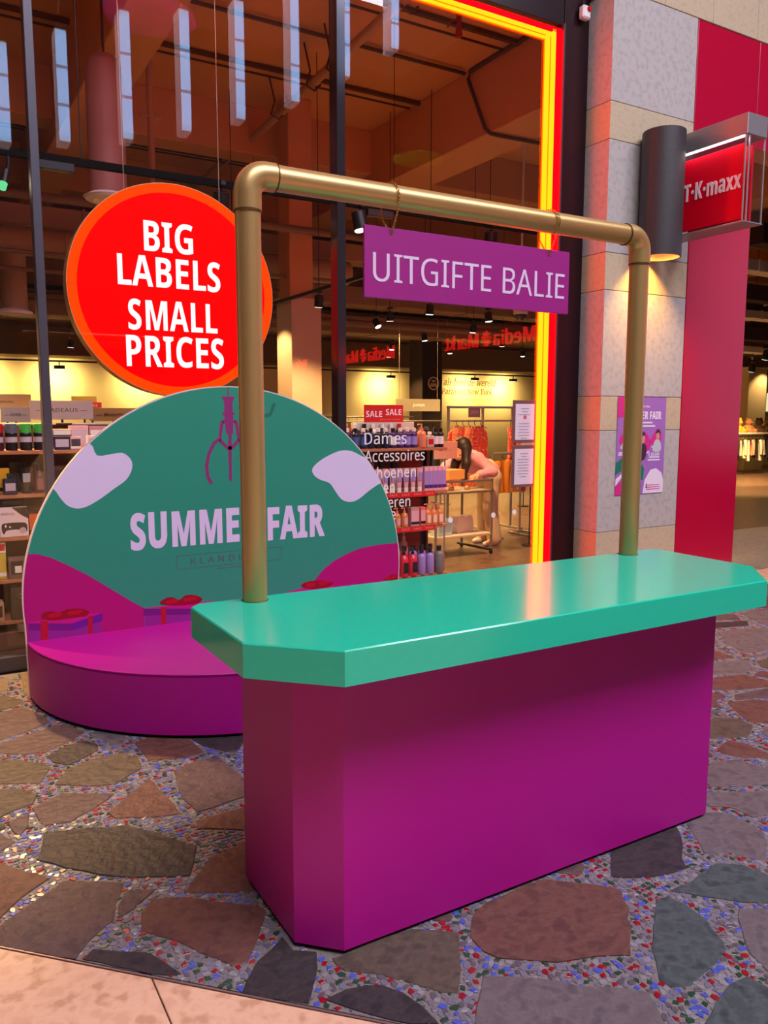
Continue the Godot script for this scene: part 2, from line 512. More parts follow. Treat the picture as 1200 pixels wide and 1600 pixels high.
# unseen ceiling panels placed to light counter and paving, then the row of hanging light boxes that the shop glass mirrors
func hall_lamps() -> void:
	var cool := Color(0.98, 0.95, 1.0)
	var i := 0
	for p in [[-0.6, 4.5], [2.9, 4.6], [6.4, 4.5]]:
		var t := thing("unseen_ceiling_panel", "unseen ceiling light panel out of view in the hall roof, %s from the west" % ORD[i], "ceiling light", Vector3(p[0], 9.62, p[1]), 0.0, "unseen light panels in the hall roof")
		obj("housing", box(begin(), Vector3.ZERO, Vector3(2.9, 0.1, 3.6), 0.02), mat("lamp_housing", rgb8(150, 150, 155), 0.5), t)
		obj("diffuser", box(begin(), Vector3(0, -0.055, 0), Vector3(2.6, 0.02, 3.3)), glow("panel_glow", Color(1.0, 0.95, 0.93), 0.8), t)
		area_light("panel_light", Vector3(0, -0.08, 0), Vector3.DOWN, Vector2(3.3, 2.6), cool, HALL_E, t)
		i += 1
	# hanging light boxes, three panes each; the lit faces look at the shop front
	var row := [[0.53, 5.34, 6.71], [1.33, 5.475, 7.05], [2.24, 5.66, 7.52], [3.15, 5.93, 7.75], [4.05, 6.27, 8.1], [5.02, 6.72, 8.5], [5.98, 7.32, 8.9], [6.97, 7.98, 9.3]]
	i = 0
	for r in row:
		var h: float = r[2] - r[1]
		var t := thing("hanging_light_box", "tall hanging light box of three blue-white panes, %s in the rising row" % ORD[i], "light box", Vector3(r[0], r[1], 4.5), 0.0, "hanging light boxes mirrored in the shop glass")
		obj("case", box(begin(), Vector3(0, h / 2, 0.16), Vector3(0.15, h, 0.3), 0.004), glow("fin_case", Color(1.0, 0.72, 0.78), 1.6, rgb8(190, 180, 190)), t)
		for k in 3:
			obj("pane", box(begin(), Vector3(0.0, h * (k + 0.5) / 3.0, 0.005), Vector3(0.15, h / 3.0 - 0.05, 0.012)), glow("fin_glow", Color(0.38, 0.62, 1.0), 11.0), t)
		obj("cable", rod(begin(), Vector3(0, h, 0.09), Vector3(0, 9.65 - r[1], 0.09), 0.006, -1, 6), mat("cable", rgb8(90, 90, 95), 0.5), t)
		area_light("box_light", Vector3(0, h / 2, -0.012), Vector3(0, 0, -1), Vector2(0.16, h * 0.9), Color(0.42, 0.68, 1.0), 0.9, t)
		i += 1

	# parasols hung from the hall roof; the shop glass mirrors them
	var pc := [["pale green", rgb8(190, 230, 110)], ["violet", rgb8(230, 90, 180)]]
	var pp := [Vector3(8.42, 6.9, 5.98), Vector3(3.03, 8.45, 5.98)]
	var pr := [0.55, 0.8]
	for k in 2:
		var t := thing("hanging_parasol", "open %s parasol hung from the hall roof and mirrored in the shop glass" % pc[k][0], "parasol", pp[k])
		var m := mat("parasol%d" % k, pc[k][1], 0.8)
		m.backlight_enabled = true
		m.backlight = pc[k][1]
		for q in 8:
			var a: Vector3 = Vector3(cos(TAU * q / 8), -0.32, sin(TAU * q / 8)) * pr[k]
			var b: Vector3 = Vector3(cos(TAU * (q + 1) / 8), -0.32, sin(TAU * (q + 1) / 8)) * pr[k]
			var st := begin()
			tri(st, Vector3.ZERO, a, b, Vector3.UP)
			tri(st, Vector3(0, -0.004, 0), a - Vector3(0, 0.004, 0), b - Vector3(0, 0.004, 0), Vector3.DOWN)
			obj("canopy_panel", st, m, t)
			obj("rib", rod(begin(), Vector3(0, -0.01, 0), a - Vector3(0, 0.008, 0), 0.004, -1, 6), mat("cable"), t)
		obj("pole", rod(begin(), Vector3(0, -pr[k] * 0.9, 0), Vector3(0, 0.06, 0), 0.008, -1, 8), mat("cable"), t)
		obj("cord", rod(begin(), Vector3(0, 0.05, 0), Vector3(0, 9.7 - pp[k].y, 0), 0.002, -1, 5), mat("cable"), t)

const HALL_E := 6.6

func build_materials() -> void:
	mat("green_paint", rgb8(30, 196, 162), 0.14)
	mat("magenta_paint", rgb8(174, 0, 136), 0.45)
	mat("gold", rgb8(196, 162, 104), 0.36, 0.65)
	mat("black_metal", rgb8(28, 27, 30), 0.45, 0.3)
	mat("mullion", rgb8(84, 80, 90), 0.35, 0.3)
	mat("portal_dark", rgb8(34, 14, 22), 0.3, 0.2)
	mat("steel", rgb8(150, 142, 134), 0.35, 0.6)
	mat("dark_joint", rgb8(52, 42, 38), 0.8)
	mat("white", rgb8(232, 228, 230), 0.6)
	mat("board_edge", rgb8(225, 205, 205), 0.6)
	mottled("stone_grey", [rgb8(170, 164, 160), rgb8(179, 173, 169), rgb8(183, 177, 174), rgb8(184, 177, 173)], 0.05, 1.1, 0.75, 0.0, 11, 5, 0.12)
	mottled("stone_sand", [rgb8(190, 172, 142), rgb8(198, 180, 150), rgb8(194, 176, 147), rgb8(186, 168, 139)], 0.05, 1.1, 0.7, 0.0, 12, 5, 0.12)
	mottled("beige_marble", [rgb8(216, 166, 136), rgb8(224, 176, 146), rgb8(228, 182, 150), rgb8(220, 171, 141), rgb8(200, 150, 120)], 0.03, 1.3, 0.4, 0.0, 13, 5, 0.05)
	var sl := [[rgb8(86, 66, 67), rgb8(96, 74, 74), rgb8(78, 60, 64)], [rgb8(98, 63, 57), rgb8(107, 71, 63), rgb8(88, 57, 54)], [rgb8(54, 47, 50), rgb8(62, 54, 57), rgb8(48, 43, 47)], [rgb8(98, 87, 90), rgb8(107, 96, 98), rgb8(89, 79, 84)], [rgb8(66, 73, 76), rgb8(78, 86, 87), rgb8(56, 62, 66)], [rgb8(82, 70, 62), rgb8(92, 78, 68), rgb8(74, 63, 57)], [rgb8(116, 98, 80), rgb8(126, 108, 88), rgb8(106, 90, 75)]]
	for i in sl.size():
		var m := mottled("slate%d" % i, sl[i], 0.03, 1.5, 0.42, 0.3, 20 + i, 6, 0.05)
		m.roughness = 0.55
		m.metallic_specular = 0.35
	mottled("grout", [rgb8(112, 103, 100), rgb8(126, 117, 113), rgb8(100, 92, 92)], 0.06, 3.0, 0.6, 0.0, 31, 4, 0.08)
	var gl := [rgb8(138, 14, 30), rgb8(68, 82, 172), rgb8(32, 64, 50), rgb8(108, 103, 122), rgb8(132, 127, 136), rgb8(88, 80, 90)]
	for i in gl.size(): mat("chip%d" % i, gl[i], 0.3)
	mat("ceiling_paint", rgb8(205, 150, 101), 0.85)
	mottled("wood_floor", [rgb8(84, 62, 50), rgb8(112, 86, 70), rgb8(98, 74, 60)], 0.03, 0.8, 0.35, 0.0, 42)
	mottled("screed", [rgb8(150, 132, 112), rgb8(166, 148, 126), rgb8(140, 122, 104)], 0.03, 1.0, 0.45, 0.0, 43)
	mat("cream_wall", rgb8(240, 226, 188), 0.8)
	mat("shelf_wood", rgb8(176, 112, 76), 0.5)
	mat("duct", rgb8(160, 134, 104), 0.6)
	mat("dark_ceiling", rgb8(112, 92, 74), 0.8)
	mat("hall_wall", rgb8(44, 40, 40), 0.8)  # dark, so the shop glass mirrors little of the unseen hall
	mat("red_panel", rgb8(184, 2, 52), 0.26)

# ---------------------------------------------------------------- floor
func inside(p: Vector2, polys: Array, boxes: Array, grow := 0.0) -> bool:
	for k in polys.size():
		var b: Rect2 = boxes[k]
		if b.grow(grow).has_point(p) and Geometry2D.is_point_in_polygon(p, polys[k]): return true
	return false

func bounds(p: PackedVector2Array) -> Rect2:
	var r := Rect2(p[0], Vector2.ZERO)
	for q in p: r = r.expand(q)
	return r

func area(p: PackedVector2Array) -> float:
	var s := 0.0
	for i in p.size(): s += p[i].cross(p[(i + 1) % p.size()])
	return absf(s) / 2.0

func rough_outline(p: PackedVector2Array, rng: RandomNumberGenerator, step: float, amp: float) -> PackedVector2Array:
	var o := PackedVector2Array()
	for i in p.size():
		var a := p[i]
		var b := p[(i + 1) % p.size()]
		var n := maxi(1, int(a.distance_to(b) / step))
		var side := (b - a).orthogonal().normalized()
		for k in n:
			var q := a.lerp(b, float(k) / n)
			o.append(q + side * rng.randf_range(-amp, amp) * (0.35 if k == 0 else 1.0))
	return o

func build_floor() -> void:
	var rng := RandomNumberGenerator.new()
	rng.seed = 77
	var fl := struct_node("floor")
	# the bed of grout that carries stones and chips; the plain stone border starts along x - z = -0.203
	var bed := PackedVector2Array([Vector2(-6.2, -3.2), Vector2(4.07, -3.2), Vector2(4.07, -2.97), Vector2(9.0, -2.97), Vector2(9.0, 9.0), Vector2(8.797, 9.0), Vector2(-3.4, -3.197)])
	bed = PackedVector2Array([Vector2(-3.4, -3.22), Vector2(10.0, -3.22), Vector2(10.0, 9.2), Vector2(8.997, 9.2)])
	var ft := Transform3D(Basis(Vector3.RIGHT, Vector3(0, 0, 1), Vector3.UP), Vector3.ZERO)
	obj("grout_bed", slab(begin(), bed, -0.1, -0.0035, ft), mats["grout"], fl)
	# stones traced along their real joints
	var polys := []
	var kinds := []
	for s in STONES:
		var p := PackedVector2Array()
		for i in range(1, s.size(), 2):
			var q := Vector2(s[i], s[i + 1])
			var over := (q.y - q.x) - 0.192
			if over > 0.0: q += Vector2(over / 2.0, -over / 2.0)
			p.append(q)
		polys.append(p)
		kinds.append(int(s[0]))
	# the rest of the paving: broken stones grown from scattered seeds
	var pool := []
	for p in polys: pool.append(p)
	var seeds := []
	for ix in range(-8, 24):
		for iz in range(-9, 18):
			seeds.append(Vector2(ix * 0.46 + rng.randf_range(-0.19, 0.19), iz * 0.42 + rng.randf_range(-0.17, 0.17)))
	var made := []
	for c in seeds:
		var cell := PackedVector2Array([c + Vector2(-0.7, -0.7), c + Vector2(0.7, -0.7), c + Vector2(0.7, 0.7), c + Vector2(-0.7, 0.7)])
		for o in seeds:
			var d: Vector2 = o - c
			if o == c or d.length() > 1.3: continue
			var mid: Vector2 = c + d * 0.5 - d.normalized() * 0.028
			var nrm := d.normalized()
			var far := PackedVector2Array([mid + nrm.orthogonal() * 3.0, mid - nrm.orthogonal() * 3.0, mid - nrm.orthogonal() * 3.0 + nrm * 3.0, mid + nrm.orthogonal() * 3.0 + nrm * 3.0])
			var left := Geometry2D.clip_polygons(cell, far)
			if left.is_empty(): cell = PackedVector2Array(); break
			cell = left[0]
		if cell.size() < 3: continue
		var inb := Geometry2D.intersect_polygons(cell, PackedVector2Array([Vector2(-3.25, -3.2), Vector2(9.9, -3.2), Vector2(9.9, 9.0), Vector2(8.97, 9.0)]))
		if inb.is_empty(): continue
		var parts := [inb[0]]
		for p in pool:
			if not bounds(p).grow(0.05).intersects(bounds(cell)): continue
			var nxt := []
			for q in parts:
				for cut in Geometry2D.clip_polygons(q, Geometry2D.offset_polygon(p, 0.045)[0]):
					if not Geometry2D.is_polygon_clockwise(cut) and area(cut) > 0.006: nxt.append(cut)
			parts = nxt
		for q in parts:
			var sh := Geometry2D.offset_polygon(q, -0.02)
			for r in sh:
				var back := Geometry2D.offset_polygon(r, 0.014, Geometry2D.JOIN_ROUND)
				if back.size() == 1 and area(back[0]) > 0.008: made.append(back[0])
	for q in made:
		polys.append(q)
		kinds.append([0, 1, 2, 3, 5, 0, 4, 3, 1][rng.randi() % 9])
	# a stone hidden under the counter or the podium is left out
	var boxes := []
	for p in polys: boxes.append(bounds(p))
	for k in polys.size():
		var b: Rect2 = boxes[k]
		var traced: bool = k < STONES.size()
		var near: bool = b.get_center().distance_to(Vector2(-0.87, 1.88)) < 3.6
		var o := rough_outline(polys[k], rng, 0.05 if near else 0.14, 0.0045 if traced else 0.004)
		if Geometry2D.triangulate_polygon(o).is_empty(): o = polys[k]
		if Geometry2D.is_polygon_clockwise(o): o.reverse()
		var st := begin()
		var dip := Basis(Vector3.RIGHT, rng.randf_range(-0.004, 0.004)) * Basis(Vector3.BACK, rng.randf_range(-0.004, 0.004))
		var c3 := Vector3(b.get_center().x, 0, b.get_center().y)
		slab(st, o, -0.02, rng.randf_range(-0.0012, 0.0012), Transform3D(ft.basis, Vector3.ZERO), 0.0025, false)
		obj("flagstone", st, mats["slate%d" % kinds[k]], fl)
	# broken glass pressed into the joints
	var shapes := []
	for i in 10:
		var st := begin()
		var n := 4 if i < 7 else 5
		var p := PackedVector2Array()
		for k in n:
			var g := TAU * (k + rng.randf_range(-0.22, 0.22)) / n
			p.append(Vector2(cos(g), sin(g) * rng.randf_range(0.66, 0.86)) * rng.randf_range(0.92, 1.12))
		slab(st, p, -0.3, 0.12, ft, 0.1, false)
		shapes.append(done(st))
	var spots := []
	var eye := Vector2(-0.87, 1.88)
	var pitch := 0.0215
	for ix in range(-118, 350):
		for iz in range(-148, 150):
			var q := Vector2(ix * pitch + rng.randf_range(-0.0035, 0.0035), iz * pitch + rng.randf_range(-0.0035, 0.0035))
			var jit := [rng.randf(), rng.randf(), rng.randf(), rng.randf()]
			if q.x - q.y < -0.185 or q.y < -3.18: continue
			if q.x > 0.03 and q.x < 1.75 and q.y > -0.5 and q.y < -0.02: continue
			if q.distance_to(Vector2(0.78, -2.75)) < 1.12 and q.y > -2.7: continue
			var to := q - eye
			var ahead := to.dot(Vector2(0.507, -0.862))
			var aside := to.dot(Vector2(0.862, 0.507))
			if ahead < 1.0 or absf(aside) > ahead * 0.62 + 0.5 or ahead > 6.6: continue
			if ahead > 4.2 and jit[3] < 0.4: continue
			if inside(q, polys, boxes, 0.0): continue
			var clash := false
			for g in 6:
				var e := q + Vector2(cos(g * TAU / 6), sin(g * TAU / 6)) * 0.0075
				if inside(e, polys, boxes, 0.0): clash = true; break
			spots.append([ahead + absf(aside) * 0.2, q, clash, jit])
	spots.sort_custom(func(a, b): return a[0] < b[0])
	var mm := {}
	var singles := 0
	for s in spots:
		var q: Vector2 = s[1]
		var j: Array = s[3]
		var kind: int = [0, 1, 2, 3, 3, 4, 1, 0, 5, 2, 3, 3, 5, 4][int(j[0] * 13.99)]
		var r: float = (0.0112 + j[1] * 0.0036) * (0.66 if s[2] else 1.0)
		var turn := Basis(Vector3.UP, j[2] * TAU) * Basis(Vector3.RIGHT, (j[3] - 0.5) * 0.22) * Basis(Vector3.BACK, (fmod(j[3] * 7.0, 1.0) - 0.5) * 0.22)
		var tr := Transform3D(turn.scaled(Vector3.ONE * r), Vector3(q.x, -0.0024, q.y))
		var sh: int = int(j[1] * 9.99)
		var to := q - eye
		var seen := absf(to.dot(Vector2(0.862, 0.507))) < to.dot(Vector2(0.507, -0.862)) * 0.5
		if singles < 290 and seen and not s[2]:
			var c := put("mosaic_chip", shapes[sh], mats["chip%d" % kind], fl)
			c.transform = tr
			singles += 1
		else:
			var key := sh * 10 + kind
			if not mm.has(key): mm[key] = []
			mm[key].append(tr)
	for kind in 6:
		var st := begin()
		for sh in 10:
			if not mm.has(sh * 10 + kind): continue
			for tr in mm[sh * 10 + kind]: st.append_from(shapes[sh], 0, tr)
		var o := put("mosaic_chips", st.commit(), mats["chip%d" % kind], fl)
		o.set_meta("kind", "stuff")
	# the pale stone border with its thin metal strip, cut into slabs along z
	var lim := -0.203
	var cuts := [-9.0, -2.4, -1.35, -0.392, 0.62, 1.7, 2.8, 9.1]
	for i in cuts.size() - 1:
		var a: float = cuts[i] + 0.002
		var b: float = cuts[i + 1] - 0.002
		var z1 := 9.2
		var p := PackedVector2Array([Vector2(a, a - lim + 0.008), Vector2(b, b - lim + 0.008), Vector2(b, z1), Vector2(a, z1)])
		if a < -3.4: p = PackedVector2Array([Vector2(a, -3.22), Vector2(-3.42, -3.22), Vector2(b, b - lim + 0.008), Vector2(b, z1), Vector2(a, z1)])
		if b > 9.0: p = PackedVector2Array([Vector2(a, a - lim + 0.008), Vector2(8.99, 9.2), Vector2(a, z1)])
		# each row is cut once more across
		var rows := [-4.0, 0.75 + 0.4 * (i % 2), 2.2, 3.9, 6.0, 9.3]
		for k in rows.size() - 1:
			for q in Geometry2D.intersect_polygons(p, PackedVector2Array([Vector2(-12, rows[k] + 0.002), Vector2(12, rows[k] + 0.002), Vector2(12, rows[k + 1] - 0.002), Vector2(-12, rows[k + 1] - 0.002)])):
				if area(q) > 0.01: obj("border_slab", slab(begin(), q, -0.05, 0.0, ft, 0.0015, false), mats["beige_marble"], fl)
	obj("joint_bed", slab(begin(), PackedVector2Array([Vector2(-9, -3.22), Vector2(-3.42, -3.22), Vector2(8.98, 9.2), Vector2(-9, 9.2)]), -0.1, -0.008, ft), mat("dark_joint", rgb8(52, 42, 38), 0.8), fl)
	var strip := begin()
	var dir := Vector3(1, 0, 1).normalized()
	box(strip, Vector3(2.0, -0.004, 2.203), Vector3(15.6, 0.011, 0.006), 0.001, Basis(dir, Vector3.UP, dir.cross(Vector3.UP)))
	obj("edge_strip", strip, mat("strip_metal", rgb8(150, 120, 116), 0.35, 0.5), fl)
	# border in front of the pier and the open shop
	for k in 6:
		obj("border_slab", slab(begin(), PackedVector2Array([Vector2(4.2 + k * 0.95, -2.967), Vector2(5.147 + k * 0.95, -2.967), Vector2(5.147 + k * 0.95, -2.52), Vector2(4.2 + k * 0.95, -2.52)]), -0.02, 0.004, ft, 0.0015, false), mats["beige_marble"], fl)

# ---------------------------------------------------------------- the hall behind the camera
func build_hall() -> void:
	struct_mesh("ceiling_hall", box(begin(), Vector3(0.5, 9.8, 2.95), Vector3(19.4, 0.2, 12.9)), mat("hall_ceiling", rgb8(196, 192, 198), 0.8))
	struct_mesh("wall_hall_south", box(begin(), Vector3(0.5, 4.85, 9.3), Vector3(19.4, 10.1, 0.2)), mats["hall_wall"])
	struct_mesh("wall_hall_west", box(begin(), Vector3(-9.1, 4.85, 3.0), Vector3(0.2, 10.1, 12.9)), mats["hall_wall"])
	struct_mesh("wall_hall_east", box(begin(), Vector3(10.1, 4.85, 3.15), Vector3(0.2, 10.1, 12.5)), mats["hall_wall"])
	# fascia of the neighbouring shop whose lit name the glass mirrors
	struct_mesh("wall_neighbour", box(begin(), Vector3(7.3, 1.9, 4.8), Vector3(0.4, 3.8, 8.8), 0.02), mat("neighbour_wall", rgb8(34, 30, 30), 0.7))
	# a bright window out of view, placed to give the red panels their sheen
	var sw := thing("unseen_lit_window", "unseen bright window out of view in the east hall wall, lighting the red panels", "shop window", Vector3(9.95, 0, -0.7))
	obj("frame", box(begin(), Vector3(0.0, 2.4, 0), Vector3(0.1, 4.7, 3.9), 0.02), mat("portal_dark"), sw)
	obj("lit_pane", box(begin(), Vector3(-0.052, 2.75, 0), Vector3(0.01, 3.6, 3.6)), glow("window_glow", Color(1.0, 0.8, 0.92), 0.4), sw)
	area_light("window_light", Vector3(-0.07, 2.75, 0), Vector3(-1, 0, 0), Vector2(3.6, 3.6), Color(0.86, 0.74, 1.0), 0.2, sw)
	var i := 0
	for s in [[0.70, 2.98, 2.60, 2.84, 2.86], [4.66, 7.05, 2.58, 2.84, 2.84], [8.55, 9.12, 2.63, 2.8, 2.83]]:
		var names := ["long red lit shop name on the dark neighbouring fascia nearest the open shop", "second red lit shop name along the dark neighbouring fascia", "short piece of red lit lettering at the far end of the dark fascia"]
		var t := thing("lit_shop_name", names[i], "shop sign", Vector3(7.08, s[2], s[0]), 0.0, "red names mirrored in the shop glass")
		var z0: float = s[0]
		var L: float = s[1] - z0
		var h: float = s[3] - s[2]
		var face := Basis(Vector3(0, 0, 1), Vector3.UP, Vector3(-1, 0, 0))
		var g := glow("mirror_red", Color(1.0, 0.012, 0.012), 10.0, rgb8(120, 0, 0))
		if i < 2:
			put("letters", letters("Media", L * 0.42, h, Transform3D(face, Vector3(0, h / 2, L * 0.21)), 0.03, false), g, t)
			put("letters", letters("Markt", L * 0.40, h, Transform3D(face, Vector3(0, h / 2, L * 0.80)), 0.03, false), g, t)
			var st := begin()
			for k in 9:
				var p := PackedVector2Array()
				var a0 := TAU * k / 9
				for q in 7: p.append(Vector2.from_angle(a0 + q * 0.16) * (0.02 + 0.018 * q) * h / 0.24)
				for q in 6: p.append(Vector2.from_angle(a0 + 0.34 + (5 - q) * 0.15) * (0.028 + 0.018 * (5 - q)) * h / 0.24)
				slab(st, p, 0.0, 0.03, Transform3D(face, Vector3(0, h / 2, L * 0.505)))
			obj("swirl", st, g, t)
		else:
			put("letters", letters("Media", L, h, Transform3D(face, Vector3(0, h / 2, L / 2)), 0.03), g, t)
		for k in 3:
			omni_light("name_light", Vector3(-0.12, h / 2, L * (k + 0.5) / 3), Color(1, 0.05, 0.04), 0.01, 0.2, t)
		i += 1

# ---------------------------------------------------------------- shop front
func pane(called: String, x0: float, x1: float, y0: float, y1: float) -> Node3D:
	var w := struct_node(called)
	var st := begin()
	quad(st, Vector3(x0, y0, -3.28), Vector3(x1, y0, -3.28), Vector3(x1, y1, -3.28), Vector3(x0, y1, -3.28), Vector3(0, 0, 1))
	obj("glass_pane", st, glass_mat(), w)
	return w

func glass_mat() -> StandardMaterial3D:
	if mats.has("pane_glass"): return mats["pane_glass"]
	var m := mat("pane_glass", Color(0.05, 0.06, 0.06, 0.02), 0.0)
	m.transparency = BaseMaterial3D.TRANSPARENCY_ALPHA
	return m

func build_front() -> void:
	var w1 := pane("window_1", -2.3, -0.19, 0.09, 5.9)
	var w2 := pane("window_2", -0.141, 1.778, 0.09, 5.9)
	var w3 := pane("window_3", 1.843, 3.64, 0.03, 4.5)
	obj("mullion", box(begin(), Vector3(-0.1655, 3.0, -3.31), Vector3(0.049, 6.0, 0.1), 0.003), mats["mullion"], w1)
	obj("mullion", box(begin(), Vector3(1.8105, 3.0, -3.315), Vector3(0.065, 6.0, 0.11), 0.003), mat("mullion_gloss", rgb8(60, 54, 58), 0.12, 0.35), w2)
	for p in [[w1, -2.3, -0.19], [w2, -0.141, 1.778]]:
		obj("sill", box(begin(), Vector3((p[1] + p[2]) / 2, 0.045, -3.285), Vector3(p[2] - p[1], 0.09, 0.06), 0.004), mats["mullion"], p[0])
	obj("threshold", box(begin(), Vector3(2.74, 0.012, -3.285), Vector3(1.79, 0.024, 0.06), 0.004), mats["mullion"], w3)
	# lit portal frame: two bright tubes on a channel, a return whose reflected red light is painted as glow
	var nf := thing("neon_frame", "glowing orange light channel with red lit return framing the shop entrance", "light channel")
	var bright := glow("neon_bright", Color(1.0, 0.058, 0.0009), 14.0)
	var mid := glow("neon_mid", Color(1.0, 0.028, 0.0), 10.0)
	var red := glow("return_lit_red", Color(1.0, 0.0001, 0.001), 10.0)
	var yt := 4.475
	obj("channel", box(begin(), Vector3(3.686, 2.25, -3.272), Vector3(0.108, 4.5, 0.016)), mid, nf)
	obj("channel", box(begin(), Vector3(1.0, yt + 0.033, -3.272), Vector3(5.48, 0.066, 0.016)), mid, nf)
	for x in [3.655, 3.717]:
		obj("light_tube", box(begin(), Vector3(x, (yt + (x - 3.632)) / 2, -3.262), Vector3(0.046, yt + (x - 3.632) + 0.02, 0.02), 0.006), bright, nf)
	for k in 2:
		var y: float = yt + [0.012, 0.05][k]
		obj("light_tube", box(begin(), Vector3(0.9 + 0.01 * k, y, -3.262), Vector3(5.5 + 0.1 * k, [0.022, 0.03][k], 0.02), 0.006), bright, nf)
	obj("red_lit_return", box(begin(), Vector3(3.77, 2.29, -3.262), Vector3(0.055, 4.58, 0.02), 0.004), red, nf)
	obj("red_lit_return", box(begin(), Vector3(0.92, yt + 0.088, -3.262), Vector3(5.74, 0.04, 0.02), 0.004), red, nf)
	area_light("channel_light", Vector3(3.686, 2.27, -3.245), Vector3(0, 0, 1), Vector2(0.012, 4.3), Color(1.0, 0.05, 0.0), 1.6, nf)
	area_light("channel_light", Vector3(2.2, yt + 0.03, -3.245), Vector3(0, 0, 1), Vector2(2.8, 0.012), Color(1.0, 0.05, 0.0), 1.6, nf)
	# dark portal round it
	var pf := struct_node("trim_1")
	var dk := mat("portal_dark", rgb8(34, 14, 22), 0.3, 0.2)
	obj("jamb", box(begin(), Vector3(3.94, 2.9, -3.292), Vector3(0.255, 5.8, 0.11), 0.004), dk, pf)
	obj("jamb_edge", box(begin(), Vector3(3.806, 2.31, -3.273), Vector3(0.018, 4.62, 0.09), 0.003), mat("portal_edge", rgb8(92, 58, 72), 0.4, 0.4), pf)
	obj("lintel", box(begin(), Vector3(2.83, 5.2, -3.3), Vector3(1.97, 1.18, 0.1), 0.004), dk, pf)
	struct_mesh("wall_front", box(begin(), Vector3(-2.5, 7.75, -3.33), Vector3(13.2, 3.7, 0.22)), mats["stone_sand"])
	struct_mesh("wall_front_west", box(begin(), Vector3(-5.7, 2.95, -3.33), Vector3(6.8, 5.9, 0.22)), mats["stone_sand"])
	# security sounder high on the portal
	var al := thing("alarm_sounder", "small white alarm sounder with red strobe high on the dark portal", "alarm", Vector3(3.975, 4.72, -3.22))
	obj("case", box(begin(), Vector3(0, 0, 0.03), Vector3(0.085, 0.1, 0.06), 0.012), mats["white"], al)
	obj("strobe", rod(begin(), Vector3(0.015, 0.02, 0.055), Vector3(0.015, 0.02, 0.075), 0.022, 0.016, 16), mat("strobe_red", rgb8(190, 20, 30), 0.2), al)
	obj("bracket", box(begin(), Vector3(0, 0.075, 0.015), Vector3(0.03, 0.05, 0.02), 0.003), mats["black_metal"], al)
	# white lettering on the entrance glass
	var vl := thing("glass_lettering", "list of department names in white lettering on the entrance glass", "lettering", Vector3(2.0, 0, -3.276))
	var wm := mat("vinyl_white", rgb8(240, 236, 232), 0.6)
	var rows := [["Dames", 1.355, 0.365], ["Accessoires", 1.225, 0.53], ["Schoenen", 1.10, 0.45], ["Heren", 0.985, 0.26], ["Kinderen", 0.875, 0.40], ["Home", 0.78, 0.27]]
	for r in rows:
		put("lettering_line", letters(r[0], r[2], 0.085, Transform3D(Basis.IDENTITY, Vector3(r[2] / 2, r[1], 0)), 0.001, false), wm, vl)
	for k in 3:
		var d := thing("marker_dot", "%s white marker dot on the entrance glass from the counter side" % ORD[k], "marker dot", Vector3([2.78, 3.21, 3.43][k], 0.7 + 0.012 * k, -3.278), 0.0, "white marker dots on the glass")
		obj("dot", rod(begin(), Vector3.ZERO, Vector3(0, 0, 0.002), 0.022, -1, 20), wm, d)
	# two notices in frames
	for k in 2:
		var n := thing("notice", ["upper framed notice on the entrance glass beside the light channel", "lower framed notice on the entrance glass beside the light channel"][k], "notice", Vector3(3.515, [1.475, 1.105][k], -3.276), 0.0, "")
		obj("frame", slab(begin(), poly_of([-0.125, -0.175, 0.125, -0.175, 0.125, 0.175, -0.125, 0.175]), 0.0, 0.006, Transform3D.IDENTITY, 0.002), mat("notice_frame", rgb8(120, 84, 84), 0.4), n)
		obj("sheet", slab(begin(), poly_of([-0.1, -0.15, 0.1, -0.15, 0.1, 0.145, -0.1, 0.145]), 0.0, 0.008), mat("paper", rgb8(232, 218, 228), 0.35), n)
		for q in 9:
			var ww: float = [0.08, 0.06, 0.12, 0.11, 0.12, 0.10, 0.12, 0.115, 0.07][q]
			obj("print_line", box(begin(), Vector3(-0.01 if q > 1 else 0.0, 0.105 - q * 0.024 - (0.05 if k == 0 and q > 2 else 0.0), 0.0085), Vector3(ww, 0.004, 0.001)), mat("print_grey", rgb8(120, 104, 116), 0.7), n)
		if k == 0: obj("emblem", rod(begin(), Vector3(0, 0.035, 0.008), Vector3(0, 0.035, 0.009), 0.017, -1, 16), mat("emblem_pink", rgb8(214, 90, 110), 0.6), n)

